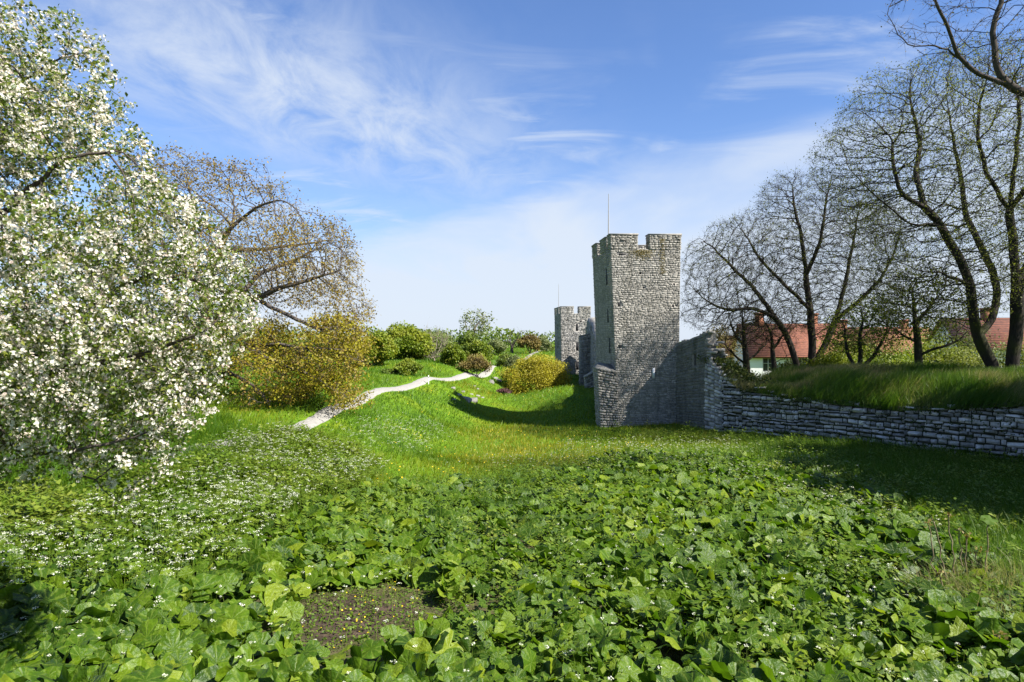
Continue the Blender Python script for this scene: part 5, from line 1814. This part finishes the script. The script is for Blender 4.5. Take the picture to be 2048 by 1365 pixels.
herbs('meadow_herbs', 'small-leaved weeds growing up between the big leaves', [(560, 1010), (700, 990), (860, 968), (1080, 935), (1200, 905), (1330, 890), (1500, 900), (1700, 930), (1880, 1000), (2048, 1130), (2300, 1250), (2200, 1500), (700, 1500), (900, 1250), (900, 1180), (600, 1150)], 9000, 0.75, 7, 36)
herbs('parsley_foliage', 'feathery green foliage under the white umbels on the left slope', [(-150, 1200), (-150, 990), (150, 985), (330, 960), (420, 880), (540, 868), (700, 890), (760, 940), (640, 1000), (480, 1080), (300, 1160), (100, 1180)], 10000, 0.85, 9, 34)
herbs('shade_weeds', 'dark weeds at the shaded foot of the rubble wall', [(1180, 885), (1250, 860), (1450, 862), (1700, 880), (2048, 905), (2300, 940), (2300, 1100), (1950, 1050), (1760, 960), (1600, 915), (1420, 880)], 3500, 0.8, 16, 50)


def umbels(name, label, poly, n, dmin, dmax, hs=(0.5, 0.95), rad=(0.05, 0.1), clump=2.4, cut=0.55):
    P = px_points(poly, n, dmin, dmax, 0.9, 0.6)
    c = fbm(P[:, 0], P[:, 1], 2.0, 61)
    P = P[rng.random(len(P)) < np.clip(c * clump - cut, 0.03, 1)]
    n = len(P)
    h = rng.uniform(*hs, n)
    lean = rng.normal(size=(n, 2)) * 0.12
    st, um = MB(), MB()
    top = P + np.c_[lean * h[:, None], h]
    w_ = 0.007
    V = np.stack((P + (w_, 0, 0), P - (w_, 0, 0), top, P + (0, w_, 0)), 1).reshape(-1, 3)
    o = (np.arange(n) * 4)[:, None, None]
    st.add(V, (np.array([(0, 1, 2), (1, 3, 2), (3, 0, 2)])[None] + o).reshape(-1, 3))
    m = 13
    cen = np.repeat(top, m, 0)
    R_ = np.repeat(rng.uniform(*rad, n), m)
    th = rng.uniform(0, 6.28, n * m)
    rr = np.sqrt(rng.random(n * m)) * R_
    q = cen + np.stack((np.cos(th) * rr, np.sin(th) * rr, -rr * rr / 0.3 + rng.normal(size=n * m) * 0.008), 1)
    tv = np.array([(1, 0.1, 0), (0, 1, 0.1), (-1, 0.1, 0), (0, -1, 0.1)])
    tt = np.array([(0, 1, 2), (0, 2, 3)])
    a, b, _, d = scatter(tv, tt, q, bases(len(q), (0, 0, 1), 0.35), 0.007 + 0.009 * rng.random(len(q)))
    um.add(a, b, None, d)
    s = st.build(name, M['herb'])
    tag(s, label, 'flowers', kind='stuff')
    k = um.build('flower_heads', M['umbel'], s)
    tag(k, kind='stuff')


umbels('cow_parsley', 'white cow parsley flowers drifting down the left slope', [(-100, 1180), (-100, 1010), (150, 1000), (320, 980), (400, 880), (480, 866), (560, 866), (720, 895), (750, 930), (650, 985), (520, 1050), (420, 1110), (260, 1150), (120, 1160)], 2700, 8.5, 36, (0.45, 0.95), (0.035, 0.09), 3.4, 1.1)
umbels('parsley_on_rise', 'pale flower heads along the far edge of the leaf patch', [(880, 925), (1080, 895), (1200, 870), (1400, 868), (1600, 900), (1750, 950), (1900, 1040), (1700, 1010), (1500, 950), (1300, 905), (1100, 925)], 1500, 14, 40, (0.35, 0.65), (0.03, 0.06))
umbels('moat_flowers', 'faint white flowers on the grassy bank below the path', [(640, 870), (760, 830), (830, 838), (900, 860), (860, 890), (760, 890)], 500, 24, 50, (0.4, 0.7), (0.05, 0.09), 3.0, 0.4)
umbels('field_flowers', 'scattered small white flowers among the near leaves', [(0, 1365), (0, 1180), (560, 1080), (900, 1100), (1400, 1000), (1900, 1150), (2048, 1365)], 420, 6.5, 22, (0.3, 0.6), (0.025, 0.05), 2.4, 0.4)


def grass(name, label, n, sampler, h, w, mat, cat='grass', lean=(0.1, 0.05), colour=None, tuft=1, parent=None, seg2=True):
    P = sampler(n)
    if tuft > 1:
        P = np.repeat(P, tuft, 0)
        P[:, :2] += rng.normal(size=(len(P), 2)) * 0.07
        P[:, 2] = gz(P[:, 0], P[:, 1]) if parent is None else P[:, 2]
    n = len(P)
    dist = np.hypot(P[:, 0], P[:, 1])
    hh = h * (0.55 + 0.8 * rng.random(n)) * (0.55 + 0.9 * fbm(P[:, 0], P[:, 1], 2.5, 71))
    ww = w * (0.7 + 0.6 * rng.random(n)) * np.clip(dist / 22, 0.6, 3.0)
    th = rng.uniform(0, 6.28, n)
    sd = np.stack((np.cos(th), np.sin(th), np.zeros(n)), 1) * ww[:, None]
    ln = np.c_[np.array(lean)[None] * hh[:, None] * 2.5 + rng.normal(size=(n, 2)) * hh[:, None] * 0.42 + (np.stack((fbm(P[:, 0], P[:, 1], 0.9, 75), fbm(P[:, 0], P[:, 1], 0.9, 76)), 1) - 0.5) * hh[:, None] * 1.1, np.zeros(n)]
    mid = P + ln * 0.35 + np.c_[np.zeros((n, 2)), hh * 0.62]
    tip = P + ln + np.c_[np.zeros((n, 2)), hh]
    base = P - (0, 0, 0.03)
    near = dist < 24
    nn, nf = int(near.sum()), int((~near).sum())
    Vn = np.stack((base - sd, base + sd, mid + sd * 0.75, mid - sd * 0.75, tip), 1)[near].reshape(-1, 3)
    Tn = (np.array([(0, 1, 2), (0, 2, 3), (3, 2, 4)])[None] + (np.arange(nn) * 5)[:, None, None]).reshape(-1, 3)
    Vf = np.stack((base - sd, base + sd, tip), 1)[~near].reshape(-1, 3)
    V = np.concatenate((Vn, Vf))
    T = np.concatenate((Tn, np.arange(nf * 3).reshape(-1, 3) + nn * 5))
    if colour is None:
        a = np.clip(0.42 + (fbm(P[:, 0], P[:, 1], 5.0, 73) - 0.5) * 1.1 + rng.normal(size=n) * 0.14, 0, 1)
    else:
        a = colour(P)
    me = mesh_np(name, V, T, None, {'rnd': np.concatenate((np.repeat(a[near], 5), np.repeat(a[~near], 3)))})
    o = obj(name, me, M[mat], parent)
    tag(o, label, cat if parent is None else None, kind='stuff')
    return o


def on_path(x, y):
    return poly_dist(x, y, PL, False) < 0.62


def area(x0, x1, y0, y1, cond, fall=1.0):
    def f(n):
        out, got = [], 0
        while got < n:
            m = n * 2
            y = y0 * (y1 / y0) ** rng.random(m)
            x = rng.uniform(-0.9, 1, m) * 0.98 * y
            k = (x > x0) & (x < x1) & (rng.random(m) < (y / y1) ** fall)
            x, y = x[k], y[k]
            z = gz(x, y)
            k = cond(x, y, z) & ~on_path(x, y)
            out.append(np.stack((x[k], y[k], z[k]), 1))
            got += k.sum()
        return np.concatenate(out)[:n]
    return f


def outside(x, y, z):
    return ~in_poly(x, y, INNER)


def meadow(x, y, z):
    u, v = project(x, y, z)
    return outside(x, y, z) & ~in_poly(u, v, BUTTER)


def moat_col(P):
    x, y = P[:, 0], P[:, 1]
    base = 0.5 + (fbm(x, y, 6.0, 73) - 0.5) * 0.9
    floor = np.clip((-5.4 - P[:, 2]) / 0.7, 0, 1) * np.clip((y - 24) / 8, 0, 1) * np.clip((60 - y) / 10, 0, 1)
    dry = np.clip(fbm(x, y, 2.2, 77) * 3 - 1.7, 0, 1) * np.clip((P[:, 2] + 6.0) / 1.0, 0, 1) * np.clip((-3.9 - P[:, 2]) / 0.4, 0, 1) * np.clip((y - 42) / 10, 0, 1)
    yel = np.exp(-(((x + 3.2) / 3.0) ** 2 + ((y - 68) / 8.0) ** 2)) * 0.35
    return np.clip(base + 0.3 * floor + 0.35 * dry + yel - 0.08 + rng.normal(size=len(P)) * 0.13, 0, 1)


grass('meadow_grass', 'bright short grass covering the moat floor and banks', 230000, area(-60, 40, 14, 100, meadow, 0.45), 0.21, 0.011, 'grass', colour=moat_col)
grass('far_grass', 'green field grass on the slopes far beyond the moat', 40000, area(-70, 40, 80, 240, outside, 0.3), 0.45, 0.02, 'grass')
# taller rank grass: shaded strip along the wall foot and right corner, left below the blossom
RIGHT = [(1480, 900), (1600, 880), (1800, 890), (2048, 905), (2300, 930), (2600, 1000), (2600, 1480), (2300, 1330), (2080, 1240), (1960, 1200), (1880, 1080), (1780, 985), (1640, 940)]
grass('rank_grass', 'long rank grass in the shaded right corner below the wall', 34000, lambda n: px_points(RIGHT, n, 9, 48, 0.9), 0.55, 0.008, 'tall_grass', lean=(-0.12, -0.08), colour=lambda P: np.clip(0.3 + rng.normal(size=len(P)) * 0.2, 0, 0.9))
LEFTG = [(-200, 900), (0, 880), (300, 830), (540, 862), (420, 880), (330, 1000), (150, 1020), (-200, 1060)]
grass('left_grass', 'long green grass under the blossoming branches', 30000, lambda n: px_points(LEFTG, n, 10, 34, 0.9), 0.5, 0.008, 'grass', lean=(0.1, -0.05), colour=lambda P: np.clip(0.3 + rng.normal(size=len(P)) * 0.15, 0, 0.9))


def bank_top(n):
    out, got = [], 0
    while got < n:
        s = rng.random(n * 2) ** 0.8
        i = rng.integers(2, 7, n * 2)
        p = WALL[i] * (1 - s)[:, None] + WALL[i + 1] * s[:, None]
        d = WALL[i + 1] - WALL[i]
        nr = norm(np.stack((-d[:, 1], d[:, 0]), 1))
        off = rng.uniform(-0.35, 7.5, n * 2)
        q = p + nr * off[:, None]
        e = p + nr * np.maximum(off, 1.0)[:, None]
        zt = np.interp(q[:, 1], [p_[1] for p_ in WL][::-1], WT[::-1]) - 0.05
        f = np.clip((off + 0.25) / 1.25, 0, 1)
        z = gz(e[:, 0], e[:, 1]) * f + zt * (1 - f)
        k = (q[:, 0] < 0.85 * q[:, 1])
        out.append(np.c_[q[k], z[k]])
        got += k.sum()
    return np.concatenate(out)[:n]


grass('bank_grass', 'windblown long grass on the bank above the rubble wall', 80000, bank_top, 0.7, 0.009, 'tall_grass', lean=(0.2, -0.1), colour=lambda P: np.clip(0.5 + (fbm(P[:, 0], P[:, 1], 1.8, 83) - 0.5) * 1.8 + rng.normal(size=len(P)) * 0.18, 0, 1))


def soil_plants():
    P = px_points([(560, 1220), (640, 1180), (760, 1160), (900, 1170), (890, 1240), (800, 1290), (660, 1330), (580, 1320)], 3000, 7, 16, 0.9)
    V, T, Q, A = scatter(LEAF_V, LEAF_T, P + np.c_[np.zeros((len(P), 2)), 0.02 + 0.05 * rng.random(len(P))], bases(len(P), (0, 0, 1), 0.5), 0.03 + 0.05 * rng.random(len(P)))
    tag(MB().add(V, T, None, A * 0.7).build('soil_seedlings', M['herb']), 'tiny seedlings dotted over the bare brown soil', 'plants', kind='stuff')
    P = P[:60] + np.c_[np.zeros((60, 2)), 0.06 + 0.05 * rng.random(60)]
    a = np.arange(6) * math.pi / 3
    tv = np.concatenate(([(0, 0, 0)], np.stack((np.cos(a), np.sin(a), np.full(6, 0.25)), 1)))
    tt = [(0, 1 + i, 1 + (i + 1) % 6) for i in range(6)]
    V, T, Q, A = scatter(tv, tt, P, bases(60, (0, -0.3, 1), 0.3), 0.011 + 0.008 * rng.random(60))
    tag(MB().add(V, T, None, A).build('yellow_flowers', M['yellow_flower']), 'small yellow buttercup flowers around the bare soil', 'flowers', kind='stuff')


soil_plants()


# dandelion-yellow dots in the moat grass
def moat_dots():
    P = area(-10, 8, 24, 75, meadow, 0.4)(380)
    P = P[fbm(P[:, 0], P[:, 1], 4, 91) > 0.5]
    a = np.arange(5) * 2 * math.pi / 5
    tv = np.concatenate(([(0, 0, 0)], np.stack((np.cos(a), np.sin(a), np.full(5, 0.2)), 1)))
    tt = [(0, 1 + i, 1 + (i + 1) % 5) for i in range(5)]
    V, T, Q, A = scatter(tv, tt, P + (0, 0, 0.22), bases(len(P), (0, -0.5, 1), 0.3), 0.035)
    tag(MB().add(V, T, None, A).build('dandelions', M['yellow_flower']), 'yellow dandelions specking the moat grass', 'flowers', kind='stuff')


moat_dots()


# pale rocks cropping out of the far moat bank
def rock_mesh(seed):
    rs = np.random.default_rng(seed)
    V = []
    for z, r_ in ((-0.5, 1.0), (0.1, 1.0), (0.45, 0.62)):
        for i in range(7):
            a = i * 2 * math.pi / 7 + rs.normal() * 0.12
            k = r_ * rs.uniform(0.75, 1.15)
            V.append((math.cos(a) * k, math.sin(a) * k * 0.7, z + rs.normal() * 0.08))
    V.append((0.05, 0, 0.52))
    T = [(14 + i, 14 + (i + 1) % 7, 21) for i in range(7)]
    Q = [(k * 7 + i, k * 7 + (i + 1) % 7, (k + 1) * 7 + (i + 1) % 7, (k + 1) * 7 + i) for k in (0, 1) for i in range(7)]
    return mesh_np('rock', np.array(V), T, Q, {'rnd': np.full(22, rs.random())})


RM = [rock_mesh(s) for s in range(5)]
rocks = [(905, 776, 66, 0.75), (930, 797, 66, 0.8), (945, 801, 66, 0.85), (955, 793, 67, 0.6), (917, 790, 66, 0.5), (965, 797, 68, 0.5), (942, 788, 66, 0.4), (925, 783, 66, 0.35), (948, 772, 70, 0.45), (955, 778, 70, 0.4), (935, 805, 64, 0.4), (906, 800, 62, 0.4),
         (982, 764, 80, 0.9), (996, 762, 80, 0.8), (990, 757, 82, 0.7)]
ROCKL = ['uppermost big pale rock of the outcrop on the far moat bank', 'broad pale rock in the middle of the outcrop', 'largest low rock of the outcrop near its right end', 'squat rock at the upper right of the outcrop', 'rock halfway down the left side of the outcrop', 'rightmost rock at the foot of the outcrop', 'slim rock between the broad and the squat rock', 'small rock just below the uppermost one', 'small rock set apart above the outcrop on its right', 'half-buried rock just under the one set apart', 'lowest small rock in front of the outcrop', 'lone small rock left of the outcrop',
         'shaded rock left of the yellow willow, leftmost of three', 'rock touching the left side of the yellow willow', 'highest of the three rocks by the yellow willow']
for i, (u, v, d, s) in enumerate(rocks):
    # walk along the sight line until it meets the ground, so the rock sits in the slope
    for dd in np.arange(40, 110, 0.4):
        p = W(u, v, dd)
        if p[2] < g1(p[0], p[1]) + 0.05:
            break
    o = obj('rock', RM[i % 5], M['rock'])
    o.location = (float(p[0]), float(p[1]), g1(p[0], p[1]) - 0.02 * s)
    o.rotation_euler = (random.uniform(-.2, .2), random.uniform(-.2, .2), random.uniform(0, 6))
    s *= random.uniform(0.45, 0.75)
    o.scale = (s * 1.1, s * 1.1, s * 0.6)
    tag(o, ROCKL[i], 'rock', 'rocks on the moat bank')

# white marker post by the path
pp = W(857, 760, 60)
pz = g1(pp[0] - 0.0, 60)
V, Q = tube([(pp[0], 60, pz - 0.1), (pp[0], 60, pz + 0.4), (pp[0], 60, pz + 0.75), (pp[0], 60, pz + 0.78)], [0.05, 0.045, 0.045, 0.02], 8)
mp_ = thing('marker_post', 'short white post standing at the edge of the gravel path', 'post', (pp[0], 60, pz))
MB().add(V, Q=Q).build('post', M['post'], mp_, True)
V, Q = tube([(pp[0], 60, pz + 0.58), (pp[0], 60, pz + 0.66)], [0.052, 0.052], 8)
MB().add(V, Q=Q).build('band', M['dark'], mp_)
pp2 = W(688, 812, 38.5)
pz2 = g1(pp2[0], 38.5)
V, Q = tube([(pp2[0], 38.5, pz2 - 0.1), (pp2[0], 38.5, pz2 + 0.75), (pp2[0] + .01, 38.5, pz2 + 0.8)], [0.03, 0.028, 0.01], 6)
tag(MB().add(V, Q=Q).build('thin_stake', M['dry_stem'], None, True), 'thin grey stake beside the path under the oak branches', 'stake')


# dead hogweed stalks at the lower right
def stalks():
    labs = ['tall dry hogweed stalk, leftmost of the upright ones at lower right', 'dry stalk leaning right with a leafy tip', 'straight dry stalk with a seed head in the stalk clump', 'thin brown stalk crossing behind the straight one', 'short dark stalk near the middle of the clump', 'rightmost dry stalk topped by a young leaf', 'leaning straw-coloured stalk low in the clump', 'faint thin stalk at the back of the clump', 'lone dark stalk at the bottom right corner']
    spec = [((1883, 1195), (1855, 1045)), ((1898, 1190), (1862, 1032)), ((1915, 1185), (1897, 1030)), ((1925, 1165), (1918, 1062)), ((1930, 1180), (1935, 1070)), ((1965, 1175), (1978, 1045)), ((1900, 1230), (1880, 1150)), ((1945, 1160), (1955, 1100)), ((2003, 1330), (1998, 1270))]
    for i, ((u0, v0), (u1, v1)) in enumerate(spec):
        for dd in np.arange(8, 30, 0.1):
            p = W(u0, v0, dd)
            if p[2] < g1(p[0], p[1]):
                break
        b = np.array((p[0], p[1], g1(p[0], p[1]) - 0.05))
        e = W(u1, v1, dd)
        m_ = (b + e) / 2 + rng.normal(size=3) * 0.02
        t = thing('dry_stalk', labs[i], 'plant stem', b, 'dead hogweed stalks')
        pts = resample([b, m_, e], 0.18)
        rr = np.linspace(0.014, 0.009, len(pts))
        rr[::3] *= 1.3
        V, Q = tube(pts, rr, 6)
        MB().add(V, Q=Q).build('stem', M['dry_stem'], t, True)
        mb = MB()
        k = 14
        V, T, Q, A = scatter(LEAF_V, LEAF_T, np.repeat(e[None], k, 0) + rng.normal(size=(k, 3)) * (0.05, 0.05, 0.04), bases(k, (0, 0, 1), 0.7), 0.05 + 0.06 * rng.random(k))
        mb.add(V, T, None, A)
        tag(mb.build('tip', M['herb'] if i in (1, 5) else M['brown_leaf'], t), kind='stuff')
        if i == 5:
            V, T = butterbur_leaf((0.4, 0.75, 1.0), 14, 77)
            V = V[:1 + 3 * 14]
            T = T[(T < len(V)).all(1)]
            V, T, Q, A = scatter(V, T, e[None] + (0, 0, 0.06), bases(1, (0.1, -0.5, 1), 0.02), np.array([0.16]))
            MB().add(V, T, None, A).build('leaf', M['herb'], t, True)


stalks()
DRYG = [(1880, 1200), (1930, 1150), (2010, 1160), (2048, 1200), (2060, 1300), (1990, 1270), (1930, 1260)]
grass('dry_grass', 'tuft of straw-coloured dry grass beside the dead stalks', 1500, lambda n: px_points(DRYG, n, 9, 20, 0.9), 0.75, 0.005, 'tall_grass', lean=(-0.18, -0.1), colour=lambda P: np.clip(0.85 + rng.normal(size=len(P)) * 0.15, 0, 1))


# grass and ivy growing on the ruin between the broken wall end and the rubble wall
def ruin_growth():
    n = 5200
    s = rng.random(n)
    a = np.array((13.55, 47.6, -0.9))
    L = np.array([(13.3, 47.9, -1.15), (13.9, 47.0, -1.35), (14.5, 46.3, -1.8), (15.4, 45.3, -2.55), (16.2, 44.4, -3.0)])
    t = np.linspace(0, 1, len(L))
    P = np.stack([np.interp(s, t, L[:, k]) for k in range(3)], 1) + rng.normal(size=(n, 3)) * (0.3, 0.3, 0.12)
    P[:, 0] += rng.uniform(0, 1.0, n)
    P[:, 1] += rng.uniform(0, 0.8, n)
    V, T, Q, A = scatter(WIDE_V, WIDE_T, P, bases(n, (0.2, -0.2, 0.8), 0.7), 0.07 + 0.09 * rng.random(n))
    tag(MB().add(V, T, None, A).build('ruin_ivy', M['ivy']), 'tangle of ivy and moss over the collapsed wall corner', 'ivy', kind='stuff')
    # rubble heap under it
    hp = thing('collapsed_corner', 'collapsed rubble corner overgrown with moss between ruin and low wall', 'ruined wall', (14.6, 46.4, -6))
    wall_run([(13.45, 47.75), (13.9, 47.0), (14.6, 46.2), (15.6, 45.2), (16.4, 44.3)], [-1.3, -1.45, -1.9, -2.7, -3.2], -7, 1.5, M['joint'], hp, 'core', 0.3, 0.25)
    st = []
    Lp = [(13.5, 47.55), (13.95, 46.8), (14.3, 46.3)]
    for (p, q, z) in zip(Lp[:-1], Lp[1:], (-1.5, -1.8)):
        st += courses((p[0] - .1, p[1] - .1, -6.8), (q[0] - .1, q[1] - .1, -6.8), (p[0] - .1, p[1] - .1, z), (q[0] - .1, q[1] - .1, z - 0.25), (0.16, 0.32), (0.25, 0.6), 0.04, (0.03, 0.16), None, 0.6)
    lay(st, hp, M['rubble'], 300)


ruin_growth()


# moss and small ferns hanging on the rubble wall and dark bushy weeds at its foot
def wall_moss():
    n = 5200
    i = rng.integers(2, 6, n)
    WLa = np.array(WL)
    WTa = np.array(WT)
    s = rng.random(n)
    p = WLa[i] * (1 - s)[:, None] + WLa[i + 1] * s[:, None]
    z = WTa[i] * (1 - s) + WTa[i + 1] * s
    d = WLa[i + 1] - WLa[i]
    nr = norm(np.stack((d[:, 1], -d[:, 0]), 1))
    drop = rng.random(n) ** 2.5 * 2.6
    k = fbm(p[:, 0] * 1.5, drop * 2 + p[:, 1], 0.7, 97) > 0.52
    P = np.c_[p + nr * 0.16, z - drop + 0.1][k]
    V, T, Q, A = scatter(LEAF_V, LEAF_T, P + rng.normal(size=P.shape) * 0.05, bases(len(P), (-0.5, -0.7, 0.5), 0.6), 0.06 + 0.08 * rng.random(len(P)))
    tag(MB().add(V, T, None, A * 0.5).build('wall_moss', M['ivy']), 'moss and small weeds hanging on the rubble wall', 'moss', kind='stuff')


wall_moss()
